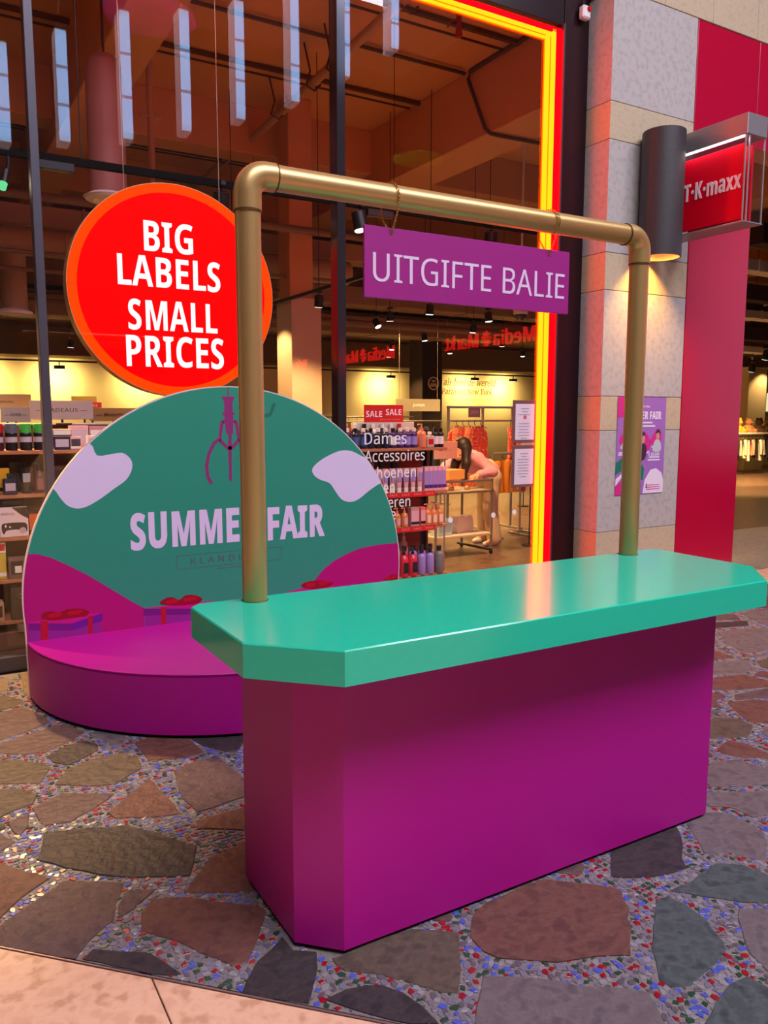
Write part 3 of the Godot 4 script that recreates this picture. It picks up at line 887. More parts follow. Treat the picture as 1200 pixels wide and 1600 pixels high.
# ---------------------------------------------------------------- stone pier and red panels
func build_pier() -> void:
	var w := struct_node("wall_pier")
	var ys := [0.0, 0.54, 1.40, 1.685, 2.547, 2.845, 3.721, 4.011, 4.848]
	for i in 8:
		var m: Material = mats["stone_sand"] if i % 2 == 0 else mats["stone_grey"]
		obj("stone_block", box(begin(), Vector3(4.563, (ys[i] + ys[i + 1]) / 2, -3.105), Vector3(0.985, ys[i + 1] - ys[i] - 0.004, 0.27), 0.0025), m, w)
	obj("core", box(begin(), Vector3(4.56, 2.42, -3.2), Vector3(0.95, 4.84, 0.3)), mat("dark_joint", rgb8(52, 42, 38), 0.8), w)
	for k in 10:
		for r in 4:
			obj("stone_panel", box(begin(), Vector3(4.345 + k * 0.6, 5.45 + r * 1.2, -3.1), Vector3(0.596, 1.194, 0.26), 0.0025), mats["stone_sand"], w)
	obj("panel_core", box(begin(), Vector3(7.05, 7.3, -3.2), Vector3(5.95, 4.85, 0.2)), mat("dark_joint"), w)
	obj("red_panel", box(begin(), Vector3(5.478, 2.42, -3.1), Vector3(0.826, 4.84, 0.26), 0.003), mats["red_panel"], w)
	for k in 5:
		obj("red_panel", box(begin(), Vector3(6.295 + k * 0.8, 4.388, -3.1), Vector3(0.796, 0.905, 0.26), 0.003), mats["red_panel"], w)
	obj("pier_return", box(begin(), Vector3(5.3, 2.4, -3.38), Vector3(1.15, 4.8, 0.3), 0.003), mat("portal_dark"), w)
	# wall lamp: a dark upright drum
	var lt := thing("wall_lamp", "dark upright drum wall lamp on the stone pier with warm light below", "wall lamp", Vector3(4.497, 2.81, -2.795))
	var drum := mottled("drum_grey", [rgb8(46, 44, 48), rgb8(66, 62, 64), rgb8(38, 36, 40)], 0.12, 3.0, 0.55, 0.0, 51, 3, 0.2)
	obj("drum", lathe(begin(), [Vector2(0.158, 0.0), Vector2(0.17, 0.0), Vector2(0.17, 0.972), Vector2(0.166, 0.978), Vector2(0.0, 0.978)], 40, Vector3.ZERO, false), drum, lt)
	obj("liner", lathe(begin(), [Vector2(0.158, 0.0), Vector2(0.15, 0.25), Vector2(0.0, 0.25)], 32, Vector3.ZERO, false), mat("lamp_liner", rgb8(220, 190, 150), 0.5), lt)
	obj("bulb", lathe(begin(), [Vector2(0.0, 0.08), Vector2(0.05, 0.1), Vector2(0.06, 0.15), Vector2(0.04, 0.2), Vector2(0.0, 0.22)], 16), glow("bulb_warm", Color(1.0, 0.66, 0.3), 2.0), lt)
	spot_light("lamp_light", Vector3(0, 0.14, 0), Vector3(0.0, -1, -0.05), 50.0, Color(1.0, 0.72, 0.36), 3.6, lt, 0.05, 1.0)
	# poster
	var p := thing("poster", "purple fair poster stuck on the stone pier behind the right post", "poster", Vector3(4.562, 1.265, -2.966))
	var W := 0.296
	var H := 0.418
	obj("sheet", slab(begin(), poly_of([-W, -H, W, -H, W, H, -W, H]), 0.0, 0.002), mat("poster_purple", rgb8(160, 108, 190), 0.45), p)
	var pk := mat("poster_pink", rgb8(214, 40, 140), 0.45)
	var wh := mat("poster_white", rgb8(232, 222, 240), 0.45)
	var gr := mat("poster_green", rgb8(24, 120, 100), 0.45)
	var dkp := mat("poster_dark", rgb8(66, 40, 70), 0.45)
	var sk := mat("poster_skin", rgb8(206, 150, 130), 0.45)
	for q in [poly_of([-W, 0.24, -0.15, 0.26, -0.13, H, -W, H]), smooth_poly([0.14, 0.09, 0.2, 0.15, 0.25, 0.1, 0.24, 0.03, 0.17, 0.0, 0.11, 0.03]), smooth_poly([-0.02, 0.1, 0.05, 0.12, 0.12, 0.02, 0.08, -0.05, 0.0, -0.04]), smooth_poly([-0.27, 0.04, -0.21, 0.12, -0.15, 0.06, -0.18, -0.02])]:
		obj("print_pink", slab(begin(), q, 0.001, 0.0026), pk, p)
	obj("print_pink", slab(begin(), poly_of([-W, -H, -0.05, -H, -0.06, -0.33, -0.2, -0.28, -W, -0.34]), 0.001, 0.0026), pk, p)
	for q in [poly_of([-W, -0.24, -0.2, -0.2, -0.2, -0.08, -W, -0.14]), poly_of([0.0, -0.29, 0.04, -0.3, 0.05, -0.2, 0.02, -0.16, -0.01, -0.2])]:
		obj("print_green", slab(begin(), q, 0.001, 0.0026), gr, p)
	for q in [poly_of([-W, -0.28, -0.2, -0.22, -0.2, -0.24, -W, -0.34]), smooth_poly([0.04, -0.415, 0.06, -0.3, 0.13, -0.21, 0.2, -0.2, 0.27, -0.24, 0.295, -0.3, 0.295, -0.415], 1), stroke([0.1, -0.05, 0.05, -0.07, 0.03, -0.13, 0.02, -0.1], 0.014)]:
		obj("print_white", slab(begin(), q, 0.001, 0.0028), wh, p)
	for q in [smooth_poly([0.15, 0.0, 0.18, 0.05, 0.22, 0.05, 0.25, 0.0, 0.24, -0.05, 0.16, -0.05]), smooth_poly([-0.25, -0.02, -0.22, 0.03, -0.18, 0.03, -0.15, -0.02])]:
		obj("portrait", slab(begin(), q, 0.001, 0.0032), mat("poster_grey", rgb8(190, 200, 206), 0.45), p)
	obj("portrait", slab(begin(), smooth_poly([-0.03, -0.1, -0.02, 0.0, 0.03, 0.03, 0.07, -0.02, 0.06, -0.1, 0.02, -0.13]), 0.001, 0.0032), dkp, p)
	for q in [smooth_poly([0.19, 0.055, 0.185, 0.1, 0.205, 0.125, 0.225, 0.1, 0.22, 0.055]), smooth_poly([0.0, 0.03, 0.0, 0.08, 0.03, 0.1, 0.045, 0.06, 0.03, 0.02])]:
		obj("portrait_face", slab(begin(), q, 0.001, 0.0036), sk, p)
	for q in [smooth_poly([0.18, 0.105, 0.19, 0.135, 0.215, 0.14, 0.235, 0.12, 0.232, 0.085, 0.215, 0.112]), smooth_poly([-0.01, 0.07, 0.0, 0.115, 0.035, 0.115, 0.05, 0.08, 0.03, 0.09])]:
		obj("portrait_hair", slab(begin(), q, 0.001, 0.004), dkp, p)
	for q in [stroke([0.08, -0.37, 0.085, -0.33], 0.012), stroke([-0.02, -0.41, 0.0, -0.34], 0.03)]:
		obj("figure", slab(begin(), q, 0.001, 0.0036), dkp, p)
	put("title", letters("SUMMER FAIR", 0.45, 0.07, Transform3D(Basis.IDENTITY, Vector3(0.015, 0.262, 0.0026)), 0.0006, true, "Droid Sans", true, 0.0, 0.8), wh, p)
	put("subtitle", letters("KLANDERIJ CENTRE", 0.3, 0.022, Transform3D(Basis.IDENTITY, Vector3(-0.06, 0.335, 0.0026)), 0.0006), wh, p)
	put("prize_line", letters("€ 50.000", 0.14, 0.028, Transform3D(Basis.IDENTITY, Vector3(0.165, -0.075, 0.0026)), 0.0006), wh, p)
	for q in [[0.19, -0.045, 0.08, 0.012], [0.17, -0.1, 0.13, 0.013], [0.165, -0.125, 0.15, 0.013], [-0.02, 0.2, 0.3, 0.014], [0.0, 0.17, 0.33, 0.014], [-0.235, -0.055, 0.07, 0.012], [-0.235, -0.072, 0.08, 0.012], [0.19, -0.012, 0.12, 0.011], [0.19, -0.03, 0.09, 0.011]]:
		obj("small_print", box(begin(), Vector3(q[0], q[1], 0.0026), Vector3(q[2], q[3], 0.0008)), wh, p)
	for q in 3: obj("small_print", box(begin(), Vector3(0.17, -0.345 - q * 0.018, 0.0032), Vector3([0.15, 0.18, 0.17][q], 0.007, 0.0008)), pk, p)

# ---------------------------------------------------------------- shell of the shop behind the glass
func shop_spot(where: Vector3, aim: Vector3, label: String, e: float, angle := 48.0, group := "small black spotlights on the shop tracks", k := 1.0) -> Node3D:
	var t := thing("track_spotlight", label, "spotlight", where, 0.0, group)
	var d := aim.normalized()
	obj("adapter", box(begin(), Vector3(0, 0.1 * k, 0), Vector3(0.035, 0.03, 0.11) * k, 0.004), mats["black_metal"], t)
	obj("stem", rod(begin(), Vector3(0, 0.1, 0) * k, Vector3(0, 0.03, 0) * k, 0.008, -1, 8), mats["black_metal"], t)
	if where.y < 3.1: obj("drop_rod", rod(begin(), Vector3(0, 0.1, 0) * k, Vector3(0, 5.6 - where.y, 0), 0.005, -1, 6), mats["black_metal"], t)
	obj("head", rod(begin(), -d * -0.01 * k - d * 0.06 * k, d * 0.075 * k, 0.052 * k, 0.052 * k, 20, false), mats["black_metal"], t)
	obj("back_cap", rod(begin(), -d * 0.062 * k, -d * 0.055 * k, 0.035 * k, 0.052 * k, 20), mats["black_metal"], t)
	obj("lens", rod(begin(), d * 0.05 * k, d * 0.078 * k, 0.047 * k, 0.047 * k, 10), glow("lens_glow", Color(1.0, 0.86, 0.62), 5.0), t)
	spot_light("spot_beam", d * 0.1 * k, d, angle, WARM, e, t, 0.03, 0.5)
	return t

func build_shop() -> void:
	struct_mesh("floor_shop", box(begin(), Vector3(9.0, -0.06, -10.3), Vector3(32.0, 0.12, 14.0)), mats["wood_floor"])
	struct_mesh("floor_threshold", box(begin(), Vector3(9.0, -0.05, -3.9), Vector3(6.2, 0.12, 1.85)), mats["screed"])
	struct_mesh("floor_right_entry", box(begin(), Vector3(18.55, -0.05, -3.9), Vector3(12.9, 0.12, 1.85)), mats["screed"])
	struct_mesh("ceiling_shop", box(begin(), Vector3(9.5, 5.72, -9.8), Vector3(33.4, 0.24, 13.2)), mats["ceiling_paint"])
	struct_mesh("wall_back", box(begin(), Vector3(9.5, 2.8, -16.15), Vector3(33.4, 5.6, 0.3)), mats["cream_wall"])
	struct_mesh("wall_west", box(begin(), Vector3(-6.15, 2.8, -9.8), Vector3(0.3, 5.6, 13.0)), mats["cream_wall"])
	struct_mesh("wall_east", box(begin(), Vector3(25.15, 2.8, -9.8), Vector3(0.3, 5.6, 13.0)), mats["cream_wall"])
	struct_mesh("wall_front_east", box(begin(), Vector3(17.6, 2.8, -3.25), Vector3(15.2, 5.6, 0.3)), mats["hall_wall"])
	# dark soffit in front of the back wall
	struct_mesh("trim_soffit", box(begin(), Vector3(9.5, 2.95, -15.55), Vector3(31.0, 0.55, 0.9)), mats["dark_ceiling"])
	struct_mesh("trim_low_ceiling", box(begin(), Vector3(9.5, 3.35, -13.4), Vector3(31.0, 0.12, 3.4)), mats["dark_ceiling"])
	# ceiling joints
	var cs := struct_node("trim_ceiling")
	for z in [-5.4, -7.4, -9.25, -10.9, -12.4]:
		obj("joint_rail", box(begin(), Vector3(9.5, 5.57, z), Vector3(30.0, 0.04, 0.05)), mat("seam_dark", rgb8(82, 58, 42), 0.7), cs)
		obj("joint_rail", box(begin(), Vector3(9.5, 5.59, z - 0.25), Vector3(30.0, 0.02, 0.02)), mat("seam_dark"), cs)
	for p in [[0.8, 1.25], [5.13, 5.76], [10.4, 11.0], [16.0, 16.6], [-3.6, -3.1]]:
		obj("beam", box(begin(), Vector3((p[0] + p[1]) / 2, 5.19, -9.8), Vector3(p[1] - p[0], 0.82, 12.6), 0.01), mats["ceiling_paint"], cs)
	for z in [-8.9, -12.0]:
		obj("cross_beam", box(begin(), Vector3(9.5, 5.3, z), Vector3(31.0, 0.6, 0.42), 0.01), mats["ceiling_paint"], cs)
	var cm := mat("conduit", rgb8(74, 48, 38), 0.6)
	var cd := begin()
	tube(cd, [Vector3(5.1, 5.57, -3.5), Vector3(5.1, 5.57, -6.25), Vector3(5.1, 5.5, -6.3), Vector3(5.1, 4.84, -5.95), Vector3(5.12, 4.76, -5.87), Vector3(5.2, 4.75, -5.85), Vector3(5.9, 4.75, -5.8)], 0.022, 8)
	obj("conduit", cd, cm, cs)
	obj("conduit", tube(begin(), [Vector3(-3.0, 5.55, -6.3), Vector3(5.05, 5.55, -6.3)], 0.022, 8), cm, cs)
	obj("sprinkler_pipe", tube(begin(), [Vector3(3.1, 5.2, -3.6), Vector3(3.3, 5.2, -8.5), Vector3(3.34, 5.2, -12.5)], 0.05, 12), mat("pipe_tan", rgb8(176, 140, 108), 0.55), cs)
	for z in [-4.6, -6.1, -6.6, -7.6, -9.6]:
		obj("pipe_hanger", tube(begin(), [Vector3(3.1, 5.58, z), Vector3(3.17, 5.3, z), Vector3(3.12, 5.14, z), Vector3(3.22, 5.1, z), Vector3(3.3, 5.18, z)], 0.012, 6), cm, cs)
	obj("drop_pipe", tube(begin(), [Vector3(1.5, 5.58, -7.0), Vector3(1.5, 3.9, -7.0)], 0.035, 12), mat("pipe_tan"), cs)
	obj("pipe_cross", box(begin(), Vector3(1.5, 4.64, -7.0), Vector3(0.22, 0.035, 0.035), 0.006), mat("pipe_tan"), cs)
	# air ducts
	var dm: Material = mats["duct"]
	var a := thing("air_duct", "broad upright air duct with round diffuser hanging above the red disc sign", "air duct", Vector3(0.72, 3.36, -5.5))
	obj("pipe", lathe(begin(), [Vector2(0.155, 0.02), Vector2(0.155, 1.0), Vector2(0.14, 1.1), Vector2(0.09, 1.17), Vector2(0.0, 1.2)], 28), mat("duct_red_glow", rgb8(150, 96, 90), 0.6), a)  # rose tint is the red sign light painted on the duct
	obj("hanger", rod(begin(), Vector3(0, 1.15, 0), Vector3(0, 2.2, 0), 0.012, -1, 6), cm, a)
	obj("diffuser", lathe(begin(), [Vector2(0.0, 0.03), Vector2(0.07, 0.0), Vector2(0.1, 0.02), Vector2(0.13, -0.01), Vector2(0.19, 0.0), Vector2(0.21, 0.02), Vector2(0.155, 0.05)], 28, Vector3.ZERO, false), mats["white"], a)
	var b := thing("air_duct", "tan upright air duct with flat diffuser near the dark mullion", "air duct", Vector3(0.31, 2.76, -9.0))
	obj("pipe", lathe(begin(), [Vector2(0.15, 0.0), Vector2(0.15, 0.75)], 28), dm, b)
	obj("diffuser", lathe(begin(), [Vector2(0.0, 0.0), Vector2(0.2, -0.02), Vector2(0.2, 0.01), Vector2(0.15, 0.04)], 28, Vector3.ZERO, false), mats["white"], b)
	var c := thing("air_duct", "long tan round air duct running across the shop behind the upright duct", "air duct", Vector3(0, 3.62, -9.0))
	obj("pipe", rod(begin(), Vector3(-5.5, 0, 0), Vector3(4.9, 0, 0), 0.17, -1, 24), dm, c)
	obj("collar", rod(begin(), Vector3(0.9, 0, 0), Vector3(0.95, 0, 0), 0.18, -1, 24), dm, c)
	obj("collar", rod(begin(), Vector3(-0.6, 0, 0), Vector3(-0.55, 0, 0), 0.18, -1, 24), dm, c)
	var ducts := [["square tan air duct crossing high above the round duct", Vector3(2.0, 3.98, -9.4), Vector3(12.0, 0.26, 0.4)], ["flat grey air duct crossing low over the far racks", Vector3(2.2, 3.1, -11.0), Vector3(14.0, 0.3, 0.6)], ["long square air duct crossing above the checkout side racks", Vector3(8.5, 3.5, -10.4), Vector3(8.5, 0.3, 0.5)], ["broad air duct nearest the far soffit", Vector3(8.0, 3.75, -12.2), Vector3(18.0, 0.4, 0.5)]]
	for d in ducts:
		var t := thing("air_duct", d[0], "air duct", d[1])
		obj("trunk", box(begin(), Vector3.ZERO, d[2], 0.012), dm if d[1].y > 3.4 else mat("duct_dark", rgb8(136, 112, 90), 0.6), t)
		var n := int(d[2].x / 1.5)
		for k in n:
			obj("flange", box(begin(), Vector3(-d[2].x / 2 + 0.7 + k * 1.5, 0, 0), Vector3(0.03, d[2].y + 0.03, d[2].z + 0.03), 0.004), dm, t)
	for k in 4:
		var t := thing("ceiling_pipe", "thin dark pipe running across below the shop ceiling, %s from the front" % ORD[k], "pipe", Vector3(0, [3.35, 3.22, 3.9, 3.0][k], [-8.2, -8.6, -7.9, -9.8][k]), 0.0, "thin pipes under the shop ceiling")
		obj("pipe", rod(begin(), Vector3(-5.5, 0, 0), Vector3([4.5, 4.2, 9.0, 12.0][k], 0, 0), [0.025, 0.025, 0.05, 0.06][k], -1, 10), mat("pipe_dark", rgb8(120, 97, 76), 0.6), t)
	# the column between the racks: cladding below, bare shaft above
	var col := struct_node("wall_column")
	obj("cladding", box(begin(), Vector3(3.75, 1.53, -8.245), Vector3(0.44, 3.06, 0.49), 0.006), mat("cladding", rgb8(196, 170, 148), 0.55), col)
	obj("shaft", box(begin(), Vector3(3.72, 4.3, -8.26), Vector3(0.34, 2.6, 0.36), 0.01), mats["ceiling_paint"], col)
	obj("far_column", box(begin(), Vector3(8.46, 1.7, -12.25), Vector3(0.5, 3.3, 0.5), 0.01), mat("column_dark", rgb8(46, 34, 32), 0.5), col)
	# tracks with their spotlights
	var tr := thing("lighting_track", "long black lighting track crossing the shop window behind the red disc sign", "lighting track", Vector3(0, 3.325, -4.4))
	obj("rail", box(begin(), Vector3(2.2, 0, 0), Vector3(9.0, 0.055, 0.04), 0.004), mat("track_black", rgb8(18, 16, 16), 0.85, 0.0, 0.2), tr)
	for x in [-1.8, 0.3, 2.3, 4.6]: obj("hanger", rod(begin(), Vector3(x, 0.02, 0), Vector3(x, 2.28, 0), 0.004, -1, 6), mats["black_metal"], tr)
	obj("feed_box", box(begin(), Vector3(0.1, -0.05, 0.0), Vector3(0.3, 0.06, 0.05), 0.004), mats["black_metal"], tr)
	obj("feed_box", box(begin(), Vector3(2.78, -0.05, 0.0), Vector3(0.26, 0.06, 0.05), 0.004), mats["black_metal"], tr)
	var tr2 := thing("lighting_track", "black lighting track running back into the shop past the clad column", "lighting track", Vector3(3.35, 2.98, -7.0))
	obj("rail", box(begin(), Vector3(0, 0, 0), Vector3(0.04, 0.04, 4.4), 0.004), mats["black_metal"], tr2)
	for z in [-1.8, 0.2, 1.9]: obj("hanger", rod(begin(), Vector3(0, 0.01, z), Vector3(0, 2.6, z), 0.004, -1, 6), mats["black_metal"], tr2)
	shop_spot(Vector3(1.34, 3.2, -4.4), Vector3(0.05, -1, -0.25), "black cylinder spotlight hanging just beside the top of the red disc sign", SPOT_E, 50, "", 1.2)
	shop_spot(Vector3(2.58, 3.2, -4.4), Vector3(0.1, -1, 0.15), "black cylinder spotlight above the corner of the purple hanging sign", SPOT_E, 50, "", 1.2)
	shop_spot(Vector3(4.01, 3.2, -4.4), Vector3(0.1, -1, -0.2), "black cylinder spotlight seen above the middle of the purple hanging sign", SPOT_E, 50, "", 1.2)
	shop_spot(Vector3(-0.42, 3.2, -4.4), Vector3(-0.07, -1, 0.55), "unseen black spotlight on the front track lighting the floor beside the podium", SPOT_E * 2.0, 25, "", 1.2)  # out of view, aimed to throw the warm pool on the floor
	shop_spot(Vector3(-1.3, 3.2, -4.4), Vector3(0.2, -1, 0.05), "unseen black spotlight out of view at the near end of the front track", SPOT_E * 0.8, 42, "", 1.2)  # out of view, aimed down beside the left shelf unit
	var far := [[3.35, 2.86, -6.8], [5.25, 2.9, -8.75], [4.98, 2.9, -7.9], [7.6, 2.9, -12.2], [8.6, 2.9, -14.0], [7.07, 2.9, -10.2], [6.95, 2.9, -8.6], [9.17, 2.9, -12.4], [8.98, 2.9, -10.4], [11.1, 2.9, -12.3], [5.05, 2.9, -7.0], [6.2, 2.9, -7.25], [1.6, 2.75, -13.0], [2.1, 2.8, -13.4]]
	var say := ["below the track at the clad column", "shining brightly behind the lower edge of the purple sign", "left of the brightest one under the purple sign", "in front of the yellow far wall", "nearest the yellow far wall", "over the dark rail of clothes", "behind the purple sign", "over the dresses", "between the two rails of clothes", "close to the light channel", "under the purple sign", "over the glass table", "below the disc sign at the far left", "next to the one below the disc sign"]
	for k in far.size():
		var f: Array = far[k]
		shop_spot(Vector3(f[0], f[1], f[2]), Vector3(0.25, -1, 0.55) if k == 1 else Vector3(0.05, -1, -0.25) if k == 0 else Vector3(0.08 * ((k % 3) - 1), -1, 0.1 * ((k % 2) * 2 - 1)), "small ceiling spotlight " + say[k], SPOT_E * 0.9, 55, "small ceiling spotlights in the shop")
	shop_spot(Vector3(2.85, 2.95, -8.3), Vector3(0.62, -1, 0.05), "unseen small ceiling spotlight placed to light the side of the clad column", SPOT_E * 0.4, 40, "small ceiling spotlights in the shop")  # lamp out of sight, placed to light the left side of the column
	# flat wall washers on the soffit
	var rl := thing("lighting_track", "thin black rail carrying flat lamps along the yellow far wall", "lighting track", Vector3(0, 2.58, -15.4))
	obj("rail", box(begin(), Vector3(9.5, 0, 0), Vector3(29.0, 0.035, 0.035)), mats["black_metal"], rl)
	var i := 0
	for x in [-1.2, 0.35, 1.76, 3.5, 9.5, 12.1, 13.4, 17.5, 20.0]:
		var t := thing("wall_washer", "flat black wall washer on the far rail, %s from the west end" % ORD[i], "wall lamp", Vector3(x, 2.46, -15.4), 0.0, "flat lamps along the far rail")
		obj("case", box(begin(), Vector3.ZERO, Vector3(0.2, 0.07, 0.12), 0.006), mats["black_metal"], t)
		obj("arm", rod(begin(), Vector3(0, 0.03, 0), Vector3(0, 0.11, 0), 0.012, -1, 8), mats["black_metal"], t)
		obj("lens", box(begin(), Vector3(0, -0.03, -0.04), Vector3(0.17, 0.02, 0.05)), glow("lens_glow", Color(1.0, 0.86, 0.62), 5.0), t)
		spot_light("washer_beam", Vector3(0, -0.06, -0.06), Vector3(0, -0.5, -1), 76.0, Color(1.0, 0.84, 0.5), WASH_E, t, 0.05, 1.0)
		i += 1
	var sp := thing("sprinkler_head", "red sprinkler head hanging from the shop ceiling below the light channel", "sprinkler", Vector3(4.19, 5.42, -5.22))
	obj("pipe", rod(begin(), Vector3(0, 0, 0), Vector3(0, 0.2, 0), 0.025, -1, 10), mat("sprinkler_red", rgb8(150, 20, 16), 0.5), sp)
	obj("head", lathe(begin(), [Vector2(0, -0.07), Vector2(0.04, -0.06), Vector2(0.035, -0.02), Vector2(0.03, 0.02)], 14), mat("sprinkler_red"), sp)
	obj("lead", tube(begin(), [Vector3(-0.02, 0.1, 0), Vector3(-0.1, 0.06, 0), Vector3(-0.14, 0.0, 0)], 0.01, 6), mat("sprinkler_red"), sp)
	var gl := thing("indicator_lamp", "black angled lamp with a green tip at the near end of the front track", "lamp", Vector3(-0.19, 3.2, -4.4))
	obj("arm", tube(begin(), [Vector3(0.01, 0.1, 0), Vector3(0.01, 0.04, 0), Vector3(-0.01, -0.02, 0.0)], 0.014, 8), mats["black_metal"], gl)
	obj("head", rod(begin(), Vector3(-0.005, 0.0, 0), Vector3(-0.03, -0.09, 0.02), 0.028, -1, 14), mats["black_metal"], gl)
	obj("tip", rod(begin(), Vector3(-0.03, -0.09, 0.02), Vector3(-0.042, -0.135, 0.03), 0.027, 0.024, 14), glow("green_tip", Color(0.2, 1.0, 0.4), 0.8), gl)
	var dc := thing("dome_camera", "white dome camera hanging beside the light channel under the purple sign", "camera", Vector3(6.57, 2.9, -7.0))
	obj("base", lathe(begin(), [Vector2(0.0, 0.1), Vector2(0.1, 0.1), Vector2(0.1, 0.03), Vector2(0.09, 0.02)], 20, Vector3.ZERO, false), mats["white"], dc)
	obj("dome", lathe(begin(), [Vector2(0.085, 0.02), Vector2(0.075, -0.03), Vector2(0.045, -0.06), Vector2(0.0, -0.07)], 20), mat("dome_dark", rgb8(60, 56, 60), 0.1), dc)
	obj("stem", rod(begin(), Vector3(0, 0.1, 0), Vector3(0, 2.7, 0), 0.015, -1, 8), mats["white"], dc)

const SPOT_E := 9.5
const WASH_E := 2.8

# ---------------------------------------------------------------- the counter with its pipe arch
func build_counter() -> void:
	var ft := Transform3D(Basis(Vector3.RIGHT, Vector3(0, 0, 1), Vector3.UP), Vector3.ZERO)
	var t := thing("counter", "magenta service counter with a thick mint green worktop and cut corners", "counter")
	var base := poly_of([0.0, -0.5, 0.0, -0.107, 0.107, 0.0, 1.675, 0.0, 1.782, -0.107, 1.782, -0.5])
	obj("body", slab(begin(), base, 0.012, 0.856, ft), mats["magenta_paint"], t)
	obj("plinth", slab(begin(), poly_of([0.02, -0.48, 0.02, -0.115, 0.115, -0.02, 1.668, -0.02, 1.762, -0.115, 1.762, -0.48]), 0.0, 0.012, ft), mats["black_metal"], t)
	var top := poly_of([-0.1676, -0.475, -0.1676, -0.029, 0.027, 0.1655, 1.724, 0.1655, 1.9186, -0.029, 1.9186, -0.475, 1.885, -0.5087, -0.134, -0.5087])
	obj("worktop", slab(begin(), top, 0.8563, 0.95, ft, 0.0035), mats["green_paint"], t)
	for x in [0.037, 1.7065]:
		obj("hole_rim", lathe(begin(), [Vector2(0.0395, 0.0002), Vector2(0.0425, 0.0006), Vector2(0.0425, -0.002)], 32, Vector3(x, 0.95, -0.4645), false), mat("hole_dark", rgb8(20, 60, 46), 0.7), t)
	# pipe arch
	var a := thing("pipe_arch", "tall gold painted pipe arch standing in the green worktop", "arch", Vector3(0, 0.95, -0.4645))
	var g: Material = mats["gold"]
	var R := 0.0385
	var H := 2.244 - 0.95
	var xl := 0.037
	var xr := 1.7065
	for x in [xl, xr]:
		obj("post", rod(begin(), Vector3(x, 0.0, 0), Vector3(x, H - 0.07, 0), R, -1, 40), g, a)
	obj("rail", rod(begin(), Vector3(xl + 0.07, H, 0), Vector3(1.24, H, 0), R, -1, 40), g, a)
	obj("rail", rod(begin(), Vector3(1.2415, H, 0), Vector3(xr - 0.07, H, 0), R, -1, 40), g, a)
	for s in [[xl, 1.0], [xr, -1.0]]:
		var pts := []
		pts.append(Vector3(s[0], H - 0.105, 0))
		for k in 13:
			var an := PI / 2 * k / 12
			pts.append(Vector3(s[0] + s[1] * 0.058 * (1.0 - cos(an)), H - 0.058 + 0.058 * sin(an), 0))
		pts.append(Vector3(s[0] + s[1] * 0.085, H, 0))
		obj("elbow", tube(begin(), pts, R + 0.0035, 40), g, a)
		obj("collar_ring", rod(begin(), Vector3(s[0], H - 0.11, 0), Vector3(s[0], H - 0.106, 0), R + 0.0038, -1, 40), mat("ring_dark", rgb8(92, 74, 40), 0.5, 0.6), a)
		obj("collar_ring", rod(begin(), Vector3(s[0] + s[1] * 0.086, H, 0), Vector3(s[0] + s[1] * 0.09, H, 0), R + 0.0038, -1, 40), mat("ring_dark"), a)
	obj("joint_ring", rod(begin(), Vector3(1.239, H, 0), Vector3(1.2425, H, 0), R + 0.0006, -1, 40), mat("ring_dark"), a)
	# hanging name board
	var s := thing("hanging_board", "purple name board with pale lettering hung from the gold pipe arch by chains", "sign", Vector3(0.8785, 2.03, -0.4645))
	var pm := mat("board_purple", rgb8(146, 22, 122), 0.5)
	var pn := obj("panel", box(begin(), Vector3.ZERO, Vector3(0.892, 0.229, 0.01), 0.001), pm, s)
	put("lettering", letters("UITGIFTE BALIE", 0.836, 0.093, Transform3D(Basis.IDENTITY, Vector3(0.004, -0.015, 0.005)), 0.0012, false), mat("board_letters", rgb8(214, 196, 226), 0.5), pn)
	var cg := mat("chain_gold", rgb8(190, 150, 70), 0.3, 0.9)
	for x in [0.535, 1.222]:
		var st := begin()
		var path := []
		# from the hole behind the panel, up and once round the rail, back down in front
		var hole := Vector3(x - 0.8785, 0.098, 0.0)
		var up := 2.244 - 2.03
		path.append(hole + Vector3(0, 0, 0.006))
		path.append(Vector3(hole.x + 0.006, up - 0.06, 0.03))
		for k in 11:
			var an := -0.35 + (PI + 0.7) * k / 10.0
			path.append(Vector3(hole.x + 0.008 - 0.02 * k / 10.0, up + sin(an) * (R + 0.005), cos(an) * (R + 0.005)))
		path.append(Vector3(hole.x - 0.02, up - 0.06, -0.03))
		path.append(hole + Vector3(0, 0, -0.006))
		var cv := Curve3D.new()
		for q in path: cv.add_point(q)
		var L := cv.get_baked_length()
		var n := int(L / 0.0095)
		for k in n:
			var p0 := cv.sample_baked(L * k / n)
			var p1 := cv.sample_baked(L * (k + 1.0) / n)
			var mid := (p0 + p1) / 2.0
			var f := frame_of(p1 - p0)
			var b := f if k % 2 == 0 else Basis(f.z, f.y, -f.x)
			var ring := []
			for q in 8:
				var an := TAU * q / 8
				ring.append(mid + b.x * cos(an) * 0.0036 + b.y * sin(an) * 0.0066)
			tube(st, ring, 0.0012, 5, true)
		obj("chain", st, cg, s)
		obj("eyelet", lathe(begin(), [Vector2(0.003, 0.001), Vector2(0.006, 0.001), Vector2(0.006, -0.001)], 14, Vector3.ZERO, false), cg, pn).transform = Transform3D(Basis(Vector3.RIGHT, PI / 2), hole + Vector3(0, 0, 0.0055))

